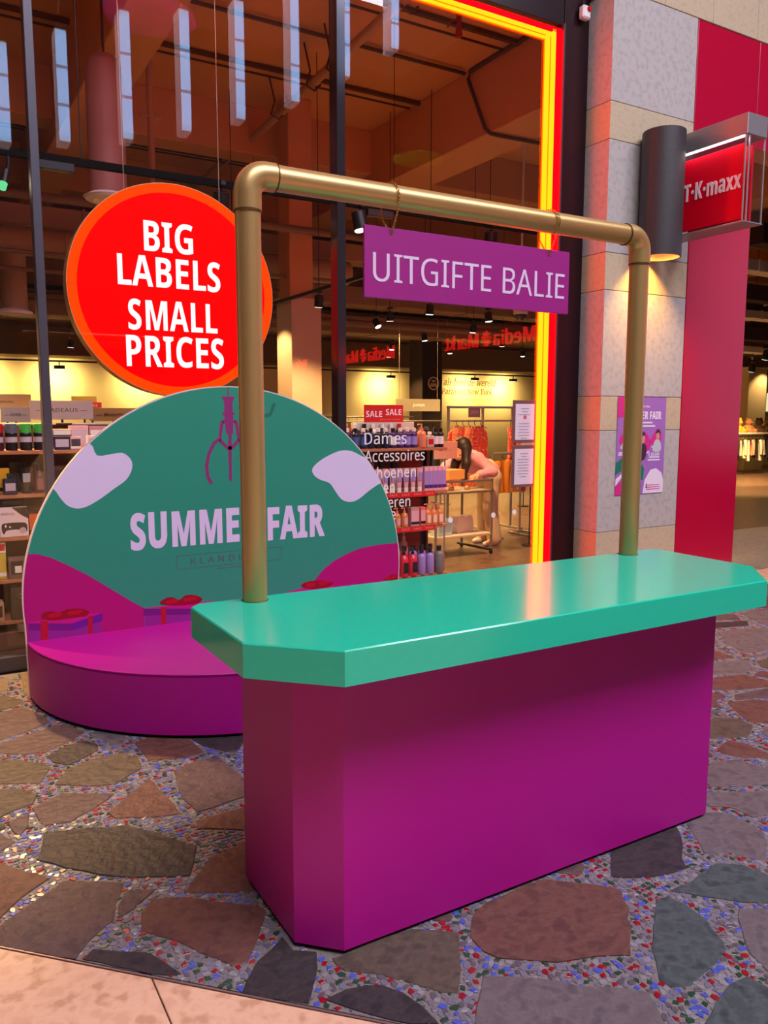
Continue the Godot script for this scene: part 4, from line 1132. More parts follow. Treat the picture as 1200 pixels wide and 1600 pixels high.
# ---------------------------------------------------------------- backdrop board and podium
func build_backdrop() -> void:
	var zb := -2.7
	var t := thing("backdrop", "half round green backdrop board printed with clouds, hills and a claw", "backdrop", Vector3(0, 0, zb))
	var C := Vector2(0.768, 0.516)
	var R := 1.182
	var disc := PackedVector2Array()
	for k in 65:
		var an := PI * k / 64 - 0.12 + 0.24 * (0.5 - 0.5) 
		an = lerpf(-0.1, PI + 0.1, k / 64.0)
		disc.append(C + Vector2.from_angle(an) * R)
	var out := PackedVector2Array(disc)
	out.append(Vector2(-0.402, 0.0))
	out.append(Vector2(1.938, 0.0))
	var bd := obj("board", slab(begin(), out, -0.035, 0.0), mats["board_edge"], t)
	var inner := PackedVector2Array()
	for k in 65: inner.append(C + Vector2.from_angle(lerpf(-0.1, PI + 0.1, k / 64.0)) * (R - 0.006))
	inner.append(Vector2(-0.397, 0.0))
	inner.append(Vector2(1.933, 0.0))
	obj("print_sky", slab(begin(), inner, -0.001, 0.001), mat("print_green", rgb8(44, 146, 120), 0.4), bd)
	var hill := mat("print_magenta", rgb8(176, 0, 112), 0.45)
	var cloud := mat("print_lilac", rgb8(220, 206, 236), 0.5)
	var z := 0.0016
	for q in [["print_cloud", [-0.04, 1.38, -0.001, 1.309, 0.081, 1.315, 0.140, 1.318, 0.181, 1.280, 0.185, 1.230, 0.152, 1.170, 0.085, 1.123, 0.012, 1.072, -0.059, 1.033, -0.111, 1.022, -0.161, 1.039, -0.198, 1.083, -0.234, 1.14, -0.34, 1.25, -0.2, 1.4], cloud], ["print_cloud", [1.302, 1.195, 1.355, 1.241, 1.431, 1.279, 1.508, 1.302, 1.585, 1.296, 1.664, 1.260, 1.729, 1.240, 1.85, 1.23, 1.9, 1.1, 1.800, 1.079, 1.712, 1.033, 1.632, 0.981, 1.568, 0.966, 1.506, 0.988, 1.460, 1.045, 1.422, 1.095, 1.354, 1.121, 1.309, 1.154], cloud], ["print_hill", [-0.43, 0.79, -0.377, 0.792, -0.328, 0.790, -0.263, 0.764, -0.186, 0.720, -0.075, 0.648, 0.039, 0.561, 0.157, 0.471, 0.224, 0.424, 0.222, 0.29, -0.089, 0.29, -0.42, 0.29], hill], ["print_hill", [1.211, 0.366, 1.311, 0.476, 1.371, 0.537, 1.441, 0.583, 1.535, 0.623, 1.631, 0.651, 1.728, 0.662, 1.827, 0.667, 1.96, 0.665, 1.97, 0.29, 1.15, 0.29], hill]]:
		var pl := smooth_poly(q[1], 3)
		if q[0] == "print_hill": pl = smooth_poly(q[1], 2) if false else poly_of(q[1])
		for piece in Geometry2D.intersect_polygons(pl, inner):
			obj(q[0], slab(begin(), piece, 0.0, z), q[2], bd)
	# lettering
	put("print_lettering", letters("SUMMER", 0.775, 0.216, Transform3D(Basis.IDENTITY, Vector3(0.5505, 0.87, 0.001)), 0.001, true, "Droid Sans", true, 0.0, 0.7), cloud, bd)
	put("print_lettering", letters("FAIR", 0.392, 0.21, Transform3D(Basis.IDENTITY, Vector3(1.188, 0.862, 0.001)), 0.001, true, "Droid Sans", true, 0.0, 0.7), cloud, bd)
	var pv := mat("print_violet", rgb8(140, 40, 112), 0.5)
	var lv := mat("print_line", rgb8(88, 84, 104), 0.5)
	var fr := begin()
	for q in [[0.7505, 0.711, 0.664, 0.003], [0.7505, 0.631, 0.664, 0.003], [0.42, 0.671, 0.003, 0.08], [1.082, 0.671, 0.003, 0.08]]:
		box(fr, Vector3(q[0], q[1], 0.001), Vector3(q[2], q[3], 0.001))
	obj("print_frame", fr, lv, bd)
	put("print_small_lettering", letters("K L A N D E R I J", 0.455, 0.046, Transform3D(Basis.IDENTITY, Vector3(0.732, 0.667, 0.001)), 0.0008, false), lv, bd)
	var st := begin()
	for q in [[0.7505, 0.6125, 0.18, 0.004]]: box(st, Vector3(q[0], q[1], 0.001), Vector3(q[2], q[3], 0.001))
	obj("print_small_line", st, lv, bd)
	# claw
	var cl := begin()
	slab(cl, stroke([0.757, 1.69, 0.757, 1.64], 0.008), 0.0, z)
	slab(cl, poly_of([0.717, 1.638, 0.797, 1.638, 0.794, 1.628, 0.784, 1.606, 0.73, 1.606, 0.72, 1.628]), 0.0, z)
	slab(cl, poly_of([0.731, 1.606, 0.783, 1.606, 0.783, 1.545, 0.795, 1.545, 0.795, 1.53, 0.785, 1.53, 0.785, 1.5, 0.797, 1.5, 0.797, 1.48, 0.785, 1.48, 0.783, 1.418, 0.739, 1.418, 0.733, 1.48, 0.72, 1.48, 0.72, 1.5, 0.73, 1.5, 0.73, 1.53, 0.719, 1.53, 0.719, 1.545, 0.731, 1.545]), 0.0, z)
	slab(cl, poly_of([0.752, 1.418, 0.774, 1.418, 0.772, 1.35, 0.768, 1.14, 0.758, 1.128, 0.751, 1.145, 0.75, 1.35]), 0.0, z)
	for sgn in [1.0, -1.0]:
		var mx := 0.759
		var pts := [0.716, 1.496, 0.700, 1.389, 0.666, 1.367, 0.632, 1.306, 0.615, 1.229, 0.622, 1.164, 0.643, 1.124]
		var lk := [0.699, 1.382, 0.745, 1.334, 0.762, 1.334]
		for arr in [pts, lk]:
			for i in range(0, arr.size(), 2): arr[i] = mx + (arr[i] - mx) * sgn
		slab(cl, stroke(pts, 0.02), 0.0, z)
		slab(cl, stroke(lk, 0.02), 0.0, z)
	obj("print_claw", cl, pv, bd)
	var sw := begin()
	slab(sw, stroke([0.9, 1.66, 0.915, 1.55, 0.96, 1.52, 1.02, 1.53, 1.05, 1.6], 0.022), 0.0, 0.0014)
	obj("dark_green_curve", sw, mat("print_dark_green", rgb8(32, 112, 94), 0.5), bd)  # faint darker curve beside the claw
	# printed presents with ribbons
	var lid := mat("gift_lid", rgb8(196, 0, 132), 0.5)
	var v1 := mat("gift_violet", rgb8(118, 0, 124), 0.5)
	var v2 := mat("gift_light_violet", rgb8(146, 24, 140), 0.5)
	var v3 := mat("gift_deep", rgb8(108, 0, 148), 0.5)
	var rb := mat("gift_ribbon", rgb8(184, 4, 36), 0.4)
	var bw := mat("gift_bow", rgb8(150, 4, 30), 0.35)
	for q in [[lid, [-0.391, 0.424, -0.275, 0.430, -0.007, 0.428, -0.17, 0.387, -0.391, 0.417]], [v1, [-0.391, 0.417, -0.168, 0.387, -0.170, 0.348, -0.390, 0.378]], [v3, [-0.168, 0.387, -0.007, 0.425, -0.009, 0.381, -0.170, 0.348]], [v2, [-0.390, 0.378, -0.173, 0.348, -0.175, 0.3, -0.393, 0.3]], [v2, [-0.173, 0.348, -0.016, 0.378, -0.018, 0.3, -0.175, 0.3]], [lid, [0.220, 0.426, 0.505, 0.418, 0.646, 0.420, 0.504, 0.387]], [v1, [0.220, 0.422, 0.504, 0.387, 0.503, 0.352, 0.218, 0.381]], [v2, [0.225, 0.380, 0.503, 0.352, 0.501, 0.3, 0.223, 0.3]], [lid, [1.101, 0.416, 1.234, 0.434, 1.449, 0.427, 1.439, 0.398, 1.211, 0.387]], [v1, [1.101, 0.414, 1.211, 0.387, 1.439, 0.398, 1.43, 0.3, 1.11, 0.3]]]:
		obj("print_gift", slab(begin(), poly_of(q[1]), 0.0, 0.0022), q[0], bd)
	for q in [[-0.330, 0.423, -0.292, 0.418, -0.297, 0.3, -0.332, 0.3], [-0.086, 0.416, -0.059, 0.420, -0.067, 0.3, -0.087, 0.3], [0.319, 0.417, 0.348, 0.414, 0.346, 0.3, 0.319, 0.3], [1.28, 0.41, 1.31, 0.41, 1.31, 0.3, 1.28, 0.3]]:
		obj("print_ribbon", slab(begin(), poly_of(q), 0.0, 0.0028), rb, bd)
	for q in [[-0.323, 0.440, -0.312, 0.463, -0.273, 0.469, -0.235, 0.457, -0.191, 0.470, -0.125, 0.465, -0.082, 0.445, -0.093, 0.421, -0.160, 0.419, -0.227, 0.417, -0.282, 0.420], [0.316, 0.441, 0.339, 0.464, 0.384, 0.471, 0.429, 0.450, 0.468, 0.472, 0.525, 0.466, 0.567, 0.441, 0.543, 0.417, 0.466, 0.415, 0.390, 0.420], [1.212, 0.449, 1.257, 0.469, 1.347, 0.468, 1.440, 0.441, 1.402, 0.420, 1.279, 0.421], [1.827, 0.421, 1.888, 0.451, 1.925, 0.445, 1.925, 0.410]]:
		var pl := smooth_poly(q, 4)
		obj("print_bow", slab(begin(), pl, 0.0, 0.0032), bw, bd)
		var c := bounds(pl).get_center()
		var w := bounds(pl).size.x
		var hi := begin()
		slab(hi, smooth_poly([c.x - w * 0.36, c.y, c.x - w * 0.3, c.y + 0.013, c.x - w * 0.1, c.y + 0.012, c.x - w * 0.08, c.y - 0.004, c.x - w * 0.28, c.y - 0.012]), 0.0, 0.0038)
		slab(hi, smooth_poly([c.x + w * 0.04, c.y, c.x + w * 0.1, c.y + 0.014, c.x + w * 0.34, c.y + 0.013, c.x + w * 0.36, c.y, c.x + w * 0.12, c.y - 0.01]), 0.0, 0.0038)
		obj("print_bow_loop", hi, rb, bd)
	# podium
	var pd := thing("podium", "low half round magenta podium in front of the green backdrop board", "podium", Vector3(0.775, 0, zb + 0.001))
	var half := PackedVector2Array()
	var hp := PackedVector2Array()
	for k in 49:
		var an := PI * k / 48
		half.append(Vector2(cos(an), sin(an)) * 1.176 + Vector2(0, -0.05 * sin(an)))
		hp.append(Vector2(cos(an), sin(an)) * 1.15 + Vector2(0, -0.05 * sin(an)))
	var ft := Transform3D(Basis(Vector3.RIGHT, Vector3(0, 0, 1), Vector3.UP), Vector3.ZERO)
	var side := begin()
	for k in 48:
		side.set_smooth_group(1)
		var a := half[k]
		var b := half[k + 1]
		quad(side, Vector3(a.x, 0.018, a.y), Vector3(b.x, 0.018, b.y), Vector3(b.x, 0.313, b.y), Vector3(a.x, 0.313, a.y), Vector3(a.x + b.x, 0, a.y + b.y))
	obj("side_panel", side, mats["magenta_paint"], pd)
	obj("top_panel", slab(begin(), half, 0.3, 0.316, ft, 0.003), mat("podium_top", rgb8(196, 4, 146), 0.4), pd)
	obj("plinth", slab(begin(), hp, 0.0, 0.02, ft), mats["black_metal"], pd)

# ---------------------------------------------------------------- hanging disc and projecting box sign
func build_signs() -> void:
	var t := thing("disc_sign", "round red lit sign with white lettering and orange rim hanging behind the glass", "sign", Vector3(0.844, 2.414, -4.0))
	var R := 0.75
	var toz := Basis(Vector3.RIGHT, PI / 2)
	obj("rim", lathe(begin(), [Vector2(R - 0.004, 0.0), Vector2(R, 0.0), Vector2(R, -0.13), Vector2(R - 0.02, -0.13), Vector2(0.0, -0.13)], 72, Vector3.ZERO, false), mat("disc_rim", rgb8(196, 168, 120), 0.4, 0.4), t).basis = toz
	obj("orange_ring", lathe(begin(), [Vector2(R - 0.068, 0.001), Vector2(R - 0.004, 0.001)], 72, Vector3.ZERO, false), glow("disc_orange", Color(1.0, 0.052, 0.0), 1.25), t).basis = toz
	obj("red_face", lathe(begin(), [Vector2(0.0, 0.0), Vector2(R - 0.068, 0.0)], 72, Vector3.ZERO, false), glow("disc_red", Color(1.0, 0.0, 0.0005), 1.3), t).basis = toz
	obj("frame_seam", box(begin(), Vector3(-R + 0.034, 0.0, 0.0015), Vector3(0.062, 0.003, 0.001)), mat("seam_red", rgb8(150, 40, 0), 0.6), t)
	obj("frame_seam", box(begin(), Vector3(R - 0.034, 0.0, 0.0015), Vector3(0.062, 0.003, 0.001)), mat("seam_red"), t)
	var wg := glow("disc_white", Color(1.0, 0.97, 1.0), 1.2)
	for q in [["BIG", 0.352, 0.211, -0.043, 0.373], ["LABELS", 0.741, 0.216, -0.038, 0.124], ["SMALL", 0.649, 0.216, -0.022, -0.179], ["PRICES", 0.714, 0.227, -0.011, -0.433]]:
		put("lettering", letters(q[0], q[1], q[2], Transform3D(Basis.IDENTITY, Vector3(q[3], q[4], 0.001)), 0.003), wg, t)
	for x in [-0.33, 0.36]:
		obj("wire", rod(begin(), Vector3(x, sqrt(R * R - x * x), -0.06), Vector3(x, 3.2, -0.06), 0.0025, -1, 6), mat("wire", rgb8(190, 170, 150), 0.4, 0.5), t)
	area_light("disc_light", Vector3(0.0, -0.61, 0.004), Vector3(0, 0, 1), Vector2(0.4, 0.05), Color(1.0, 0.0, 0.0005), 0.42, t)
	# projecting box sign
	var b := thing("box_sign", "lit red shop box sign with white lettering projecting beside the drum wall lamp", "sign", Vector3(4.72, 3.0, -2.967))
	var al := mat("sign_alu", rgb8(150, 146, 150), 0.42, 0.5)
	obj("cap", box(begin(), Vector3(0.12, 0.727, 0.385), Vector3(0.24, 0.155, 0.77), 0.004), al, b)
	obj("cap_light", box(begin(), Vector3(0.022, 0.648, 0.43), Vector3(0.035, 0.012, 0.62)), glow("sign_led", Color(1.0, 0.95, 0.95), 2.0), b)
	var face := Basis(Vector3(0, 0, 1), Vector3.UP, Vector3(-1, 0, 0))
	obj("red_face", box(begin(), Vector3(0.03, 0.315, 0.445), Vector3(0.014, 0.56, 0.575), 0.002), mat("sign_red", rgb8(220, 0, 36), 0.4, 0.0, 0.25), b)
	obj("red_face", box(begin(), Vector3(0.13, 0.315, 0.445), Vector3(0.014, 0.56, 0.575), 0.002), mat("sign_red"), b)
	put("lettering", letters("T·K·maxx", 0.53, 0.135, Transform3D(face, Vector3(0.023, 0.335, 0.455)), 0.006), mat("sign_letters", rgb8(236, 214, 218), 0.4), b)
	obj("bottom_plate", box(begin(), Vector3(0.12, 0.01, 0.39), Vector3(0.24, 0.012, 0.76), 0.003), al, b)
	for q in [[0.006, 0.755], [0.234, 0.755], [0.006, 0.15], [0.05, 0.755]]:
		obj("upright", box(begin(), Vector3(q[0], 0.33, q[1]), Vector3(0.012, 0.64, 0.012), 0.002), al, b)
	obj("clear_cover", box(begin(), Vector3(0.14, 0.33, 0.758), Vector3(0.18, 0.63, 0.006)), glass_mat(), b)
	obj("bracket", box(begin(), Vector3(0.12, 0.012, 0.02), Vector3(0.2, 0.02, 0.04)), mats["black_metal"], b)
	obj("brace", rod(begin(), Vector3(0.2, 0.012, 0.0), Vector3(0.2, 0.012, 0.6), 0.006, -1, 8), mats["black_metal"], b)
	area_light("sign_light", Vector3(0.005, 0.64, 0.43), Vector3(0.12, -1, 0), Vector2(0.6, 0.02), Color(1.0, 0.95, 0.95), 9.0, b)

# ---------------------------------------------------------------- goods on shelves
func col(key: String, c: Color, rough := 0.3) -> StandardMaterial3D:
	return mat(key, c, rough)

# body, cap and label of a bottle; style: round, square, pump, tube, spray
func bottle(label: String, where: Vector3, h: float, r: float, body: Material, cap: Material, lab: Material, style := "round", group := "", called := "bottle", cat := "bottle") -> Node3D:
	var t := thing(called, label, cat, where, 0.0, group)
	if style == "round":
		obj("body", lathe(begin(), [Vector2(0, 0), Vector2(r * 0.94, 0), Vector2(r, 0.004), Vector2(r, h * 0.68), Vector2(r * 0.9, h * 0.75), Vector2(r * 0.45, h * 0.8), Vector2(r * 0.42, h * 0.84)], 18), body, t)
		obj("cap", lathe(begin(), [Vector2(r * 0.55, h * 0.82), Vector2(r * 0.55, h * 0.99), Vector2(r * 0.5, h), Vector2(0, h)], 16, Vector3.ZERO, false), cap, t)
		if lab: obj("label", lathe(begin(), [Vector2(r * 1.01, h * 0.16), Vector2(r * 1.01, h * 0.58)], 18), lab, t)
	elif style == "can":
		obj("body", lathe(begin(), [Vector2(0, 0), Vector2(r, 0), Vector2(r, h * 0.62), Vector2(r * 0.93, h * 0.66)], 18, Vector3.ZERO, false), body, t)
		obj("cap", lathe(begin(), [Vector2(r * 0.97, h * 0.65), Vector2(r * 0.97, h * 0.97), Vector2(r * 0.9, h), Vector2(0, h)], 18, Vector3.ZERO, false), cap, t)
		if lab: obj("label", lathe(begin(), [Vector2(r * 1.01, h * 0.3), Vector2(r * 1.01, h * 0.5)], 18), lab, t)
	elif style == "pump":
		obj("body", lathe(begin(), [Vector2(0, 0), Vector2(r * 0.96, 0), Vector2(r, 0.005), Vector2(r, h * 0.55), Vector2(r * 0.85, h * 0.66), Vector2(r * 0.35, h * 0.72), Vector2(r * 0.33, h * 0.75)], 18), body, t)
		obj("collar", rod(begin(), Vector3(0, h * 0.74, 0), Vector3(0, h * 0.82, 0), r * 0.4, r * 0.36, 14), cap, t)
		obj("pump", tube(begin(), [Vector3(0, h * 0.82, 0), Vector3(0, h * 0.93, 0), Vector3(0.004, h * 0.965, 0), Vector3(-r * 0.9, h * 0.97, 0.006), Vector3(-r * 1.1, h * 0.94, 0.006)], r * 0.16, 8), cap, t)
		if lab: obj("label", slab(begin(), poly_of([-r * 0.55, h * 0.12, r * 0.55, h * 0.12, r * 0.55, h * 0.48, -r * 0.55, h * 0.48]), r * 0.9, r * 1.02), lab, t)
	elif style == "tube":
		obj("body", lathe(begin(), [Vector2(r * 0.62, 0.18 * h), Vector2(r * 0.7, 0.3 * h), Vector2(r, h * 0.97), Vector2(r, h), Vector2(0, h)], 18, Vector3.ZERO, true, 0.55), body, t)
		obj("cap", lathe(begin(), [Vector2(0, 0), Vector2(r * 0.66, 0), Vector2(r * 0.66, 0.17 * h), Vector2(r * 0.6, 0.185 * h), Vector2(0, 0.185 * h)], 16, Vector3.ZERO, false, 0.6), cap, t)
		if lab: obj("label", slab(begin(), poly_of([-r * 0.5, h * 0.45, r * 0.5, h * 0.45, r * 0.55, h * 0.8, -r * 0.55, h * 0.8]), r * 0.3, r * 0.58), lab, t)
	elif style == "square":
		obj("body", box(begin(), Vector3(0, h * 0.38, 0), Vector3(r * 2, h * 0.76, r * 1.3), 0.006), body, t)
		obj("neck", rod(begin(), Vector3(0, h * 0.75, 0), Vector3(0, h * 0.8, 0), r * 0.3, -1, 12), body, t)
		obj("cap", box(begin(), Vector3(0, h * 0.9, 0), Vector3(r * 0.8, h * 0.2, r * 0.8), 0.003), cap, t)
		if lab: obj("label", box(begin(), Vector3(0, h * 0.36, r * 0.66), Vector3(r * 1.4, h * 0.36, 0.003)), lab, t)
	return t

func pack(label: String, where: Vector3, s: Vector3, body: Material, front: Material, band: Material, group := "", turn := 0.0, called := "gift_box") -> Node3D:
	var t := thing(called, label, "box", where, turn, group)
	var cb := obj("carton", box(begin(), Vector3(0, s.y / 2, 0), s, 0.002), body, t)
	if front: obj("front_print", box(begin(), Vector3(0, s.y * 0.52, s.z / 2 + 0.0004), Vector3(s.x * 0.86, s.y * 0.62, 0.001)), front, cb)
	if band: obj("band", box(begin(), Vector3(0, s.y * 0.18, s.z / 2 + 0.0008), Vector3(s.x * 0.96, s.y * 0.14, 0.001)), band, cb)
	return t

func text_board(called: String, label: String, cat: String, where: Vector3, w: float, h: float, board: Material, ink: Material, text: String, tw: float, th: float, bold := false, face := "Droid Sans", turn := 0.0, post := 0.0) -> Node3D:
	var t := thing(called, label, cat, where, turn)
	if post > 0.0:
		obj("post", rod(begin(), Vector3(0, -h / 2, -0.012), Vector3(0, -post + 0.012, -0.012), 0.008, -1, 8), mats["black_metal"], t)
		obj("foot", rod(begin(), Vector3(0, -post, -0.012), Vector3(0, -post + 0.012, -0.012), 0.09, -1, 18), mats["black_metal"], t)
	var bd := obj("board", box(begin(), Vector3(0, 0, 0), Vector3(w, h, 0.008), 0.001), board, t)
	if text: put("lettering", letters(text, tw, th, Transform3D(Basis.IDENTITY, Vector3(0, 0, 0.004)), 0.001, bold, face), ink, bd)
	return t

func gondola(label: String, where: Vector3, w: float, depth: float, levels: Array, top: float, back: Material) -> Node3D:
	var t := thing("shelf_unit", label, "shelf unit", where)
	obj("back_panel", box(begin(), Vector3(0, top / 2, -depth - 0.012), Vector3(w, top, 0.02), 0.002), back, t)
	for x in [-w / 2 + 0.012, w / 2 - 0.012]:
		obj("upright", box(begin(), Vector3(x, top / 2, -depth + 0.02), Vector3(0.024, top, 0.05), 0.002), mats["black_metal"], t)
	for y in levels:
		obj("shelf", box(begin(), Vector3(0, y - 0.0125, -depth / 2), Vector3(w, 0.025, depth), 0.003), mats["shelf_wood"], t)
		for x in [-w / 2 + 0.05, w / 2 - 0.05]:
			obj("bracket", slab(begin(), poly_of([-0.02, -0.03, -depth * 0.8, -0.03, -depth * 0.98, -0.09, -depth * 0.98, -0.025, -0.02, -0.025]), -0.003, 0.003, Transform3D(Basis(Vector3(0, 0, 1), Vector3.UP, Vector3(-1, 0, 0)), Vector3(x, y, 0))), mats["black_metal"], t)
	obj("base", box(begin(), Vector3(0, 0.06, -depth / 2), Vector3(w, 0.12, depth - 0.02), 0.004), mat("gondola_base", rgb8(112, 74, 58), 0.6), t)
	return t

func build_left_gondola() -> void:
	var zf := -3.72
	gondola("dark backed shelf unit full of gift sets behind the glass beside the backdrop's left edge", Vector3(-0.25, 0, zf), 1.75, 0.34, [1.30, 1.02, 0.745, 0.47, 0.20], 1.46, mat("gondola_back", rgb8(84, 58, 50), 0.6))
	var bk := col("p_black", rgb8(26, 24, 30))
	var nv := col("p_navy", rgb8(30, 34, 66))
	var gn := col("p_green", rgb8(70, 176, 70))
	var rd := col("p_red", rgb8(206, 24, 30))
	var gy := col("p_greyblue", rgb8(98, 104, 122))
	var lt := col("p_label", rgb8(196, 178, 190), 0.5)
	var pk := col("p_pink", rgb8(226, 170, 176), 0.5)
	var br := col("p_brown", rgb8(92, 56, 50), 0.4)
	var yl := col("p_yellow", rgb8(222, 158, 20), 0.5)
	var wt := col("p_white", rgb8(236, 224, 216), 0.5)
	var y := 1.301
	var zz := -3.79
	var cans := [[-0.59, rd, "red capped", "leftmost at"], [-0.485, rd, "red capped", "second along"], [-0.40, rd, "red capped", "nearest the grey-blue cap on"], [-0.318, gy, "grey-blue capped", "the only one of its colour on"], [-0.232, gn, "green capped", "left one of the green pair on"], [-0.150, gn, "green capped", "right one of the green pair on"]]
	for c in cans: bottle("%s dark wash can, %s the top shelf" % [c[2], c[3]], Vector3(c[0], y, zz), 0.172, 0.036, col("p_darkred", rgb8(72, 22, 34)) if c[1] == rd else bk, c[1], lt, "can", "capped cans on the left top shelf", "wash_can", "can")
	pack("navy gift box with pale squares beside the mullion on the top shelf", Vector3(-0.02, y, zz + 0.03), Vector3(0.095, 0.083, 0.06), nv, lt, null)
	pack("multicoloured small gift box next to the navy one on the top shelf", Vector3(0.065, y, zz + 0.03), Vector3(0.068, 0.083, 0.06), pk, nv, wt)
	pack("tan gift box lying on the navy box on the top shelf", Vector3(-0.015, y + 0.084, zz + 0.01), Vector3(0.12, 0.05, 0.08), col("p_tan", rgb8(206, 160, 124), 0.6), wt, bk)
	pack("pale pink gift box standing behind the multicoloured one", Vector3(0.11, y, zz - 0.1), Vector3(0.12, 0.155, 0.07), pk, lt, null)
	pack("rose gift box next to the pale pink one on the top shelf", Vector3(0.235, y, zz - 0.1), Vector3(0.12, 0.15, 0.07), col("p_rose", rgb8(200, 140, 140), 0.5), wt, null)
	pack("cream gift box at the right front of the top shelf", Vector3(0.19, y, zz + 0.03), Vector3(0.1, 0.09, 0.06), wt, pk, null)
	for k in 4: pack("pink and white gift box hidden behind the backdrop, %s on the top shelf" % ORD[k], Vector3(0.33 + k * 0.085, y, zz), Vector3(0.07, 0.12 + 0.02 * (k % 2), 0.06), pk, wt, null, "gift boxes behind the backdrop")
	# second shelf
	y = 1.021
	pack("yellow gift box at the left end of the second shelf", Vector3(-0.40, y, zz - 0.02), Vector3(0.12, 0.165, 0.05), yl, null, bk)
	bottle("squat navy bottle with black cap in front of the yellow box", Vector3(-0.345, y, zz + 0.05), 0.135, 0.042, nv, bk, lt, "square")
	bottle("black tube with silver print between navy bottle and brown dispenser", Vector3(-0.245, y, zz + 0.03), 0.165, 0.042, bk, bk, col("p_silver", rgb8(150, 146, 156)), "tube", "", "cosmetic_tube", "tube")
	bottle("brown dispenser bottle with black pump near the mullion", Vector3(-0.165, y, zz + 0.02), 0.2, 0.038, br, bk, col("p_rosebrown", rgb8(140, 92, 88)), "pump")
	pack("dark gift carton standing behind the black tube", Vector3(-0.255, y, zz - 0.12), Vector3(0.15, 0.2, 0.05), bk, br, null)
	pack("brown gift carton behind the mullion on the second shelf", Vector3(-0.03, y, zz - 0.06), Vector3(0.1, 0.17, 0.06), br, bk, null)
	pack("dark brown gift carton next to the backdrop edge on the second shelf", Vector3(0.09, y, zz - 0.04), Vector3(0.11, 0.18, 0.06), bk, br, null)
	# third shelf: a boxed game pad and a pack with an orange picture
	y = 0.746
	var gp := thing("game_pad_box", "white boxed game controller with black corner on the third shelf", "box", Vector3(-0.335, y, zz + 0.04))
	var gc := obj("carton", box(begin(), Vector3(0, 0.095, 0), Vector3(0.17, 0.19, 0.05), 0.003), col("p_blush", rgb8(226, 200, 200), 0.5), gp)
	obj("corner_print", slab(begin(), poly_of([-0.01, 0.19, 0.085, 0.19, 0.085, 0.115, 0.045, 0.14]), 0.024, 0.0265), bk, gc)
	obj("controller_print", slab(begin(), smooth_poly([-0.07, 0.085, -0.03, 0.092, 0.03, 0.092, 0.07, 0.085, 0.078, 0.05, 0.07, 0.03, 0.04, 0.045, -0.04, 0.045, -0.06, 0.02, -0.072, 0.04]), 0.024, 0.0265), bk, gc)
	obj("badge_print", rod(begin(), Vector3(0.05, 0.04, 0.026), Vector3(0.05, 0.04, 0.0275), 0.02, -1, 18), col("p_greyrose", rgb8(186, 166, 170), 0.5), gc)
	obj("button_print", slab(slab(begin(), poly_of([-0.055, 0.065, -0.045, 0.065, -0.045, 0.08, -0.055, 0.08]), 0.024, 0.0275), poly_of([-0.03, 0.06, -0.02, 0.06, -0.02, 0.07, -0.03, 0.07]), 0.024, 0.0275), wt, gc)
	put("print_lines", letters("WIRELESS", 0.08, 0.016, Transform3D(Basis.IDENTITY, Vector3(-0.035, 0.15, 0.0252)), 0.0006), col("p_print", rgb8(150, 120, 126), 0.6), gc)
	pack("dark pack with orange picture beside the boxed game controller", Vector3(-0.195, y, zz + 0.03), Vector3(0.11, 0.17, 0.05), bk, col("p_orange", rgb8(196, 84, 30), 0.5), null)
	for k in 2: pack("black gift carton behind the %s" % ["boxed game controller", "pack with orange picture"][k], Vector3(-0.32 + 0.15 * k, y, zz - 0.12), Vector3(0.13, 0.22, 0.06), bk, br, null)
	# fourth shelf
	y = 0.471
	pack("small white box with red picture at the left end of the fourth shelf", Vector3(-0.425, y + 0.17, zz), Vector3(0.07, 0.07, 0.06), wt, rd, null)
	pack("yellow tin box under the small white box", Vector3(-0.43, y, zz), Vector3(0.08, 0.168, 0.06), col("p_gold", rgb8(206, 176, 60), 0.4), null, wt)
	var gb := pack("brown gift box with a white bottle picture on the fourth shelf", Vector3(-0.3, y, zz + 0.04), Vector3(0.16, 0.14, 0.06), col("p_mauve", rgb8(112, 82, 82), 0.5), bk, null)
	obj("bottle_print", box(begin(), Vector3(-0.025, 0.062, 0.0318), Vector3(0.04, 0.045, 0.001)), wt, gb)
	obj("price_card", box(begin(), Vector3(0.03, 0.014, 0.033), Vector3(0.05, 0.018, 0.001)), wt, gb)
	# bottom shelf
	y = 0.201
	var bag := thing("gift_bag", "dark gift bag with a ribbon on the bottom shelf beside the backdrop", "bag", Vector3(-0.305, y, zz + 0.03))
	obj("bag_body", slab(begin(), poly_of([-0.075, 0, 0.075, 0, 0.07, 0.215, -0.07, 0.215]), -0.04, 0.04), col("p_bagbrown", rgb8(62, 48, 40), 0.5), bag)
	obj("ribbon", tube(begin(), [Vector3(0.0, 0.15, 0.045), Vector3(-0.02, 0.17, 0.05), Vector3(-0.035, 0.155, 0.048), Vector3(-0.02, 0.14, 0.048), Vector3(0.0, 0.15, 0.045), Vector3(0.02, 0.17, 0.05), Vector3(0.01, 0.08, 0.045), Vector3(0.006, 0.02, 0.045)], 0.004, 6), col("p_grey", rgb8(150, 130, 116), 0.4), bag)
	obj("handle", tube(begin(), [Vector3(-0.03, 0.21, 0.0), Vector3(-0.02, 0.245, 0.0), Vector3(0.02, 0.245, 0.0), Vector3(0.03, 0.21, 0.0)], 0.003, 6), bk, bag)
	text_board("price_card", "tan price card leaning on the dark gift bag", "card", Vector3(-0.24, y + 0.04, zz + 0.085), 0.08, 0.075, col("p_tan", rgb8(206, 160, 124), 0.6), br, "SET 12,95", 0.05, 0.012)
	for k in 3: pack("light wooden gift crate on the bottom shelf, %s from the left end" % ORD[k], Vector3(-0.9 + 0.2 * k, y, zz), Vector3(0.16, 0.12, 0.12), col("p_wood", rgb8(190, 146, 104), 0.6), br, null, "wooden crates on the bottom shelf")
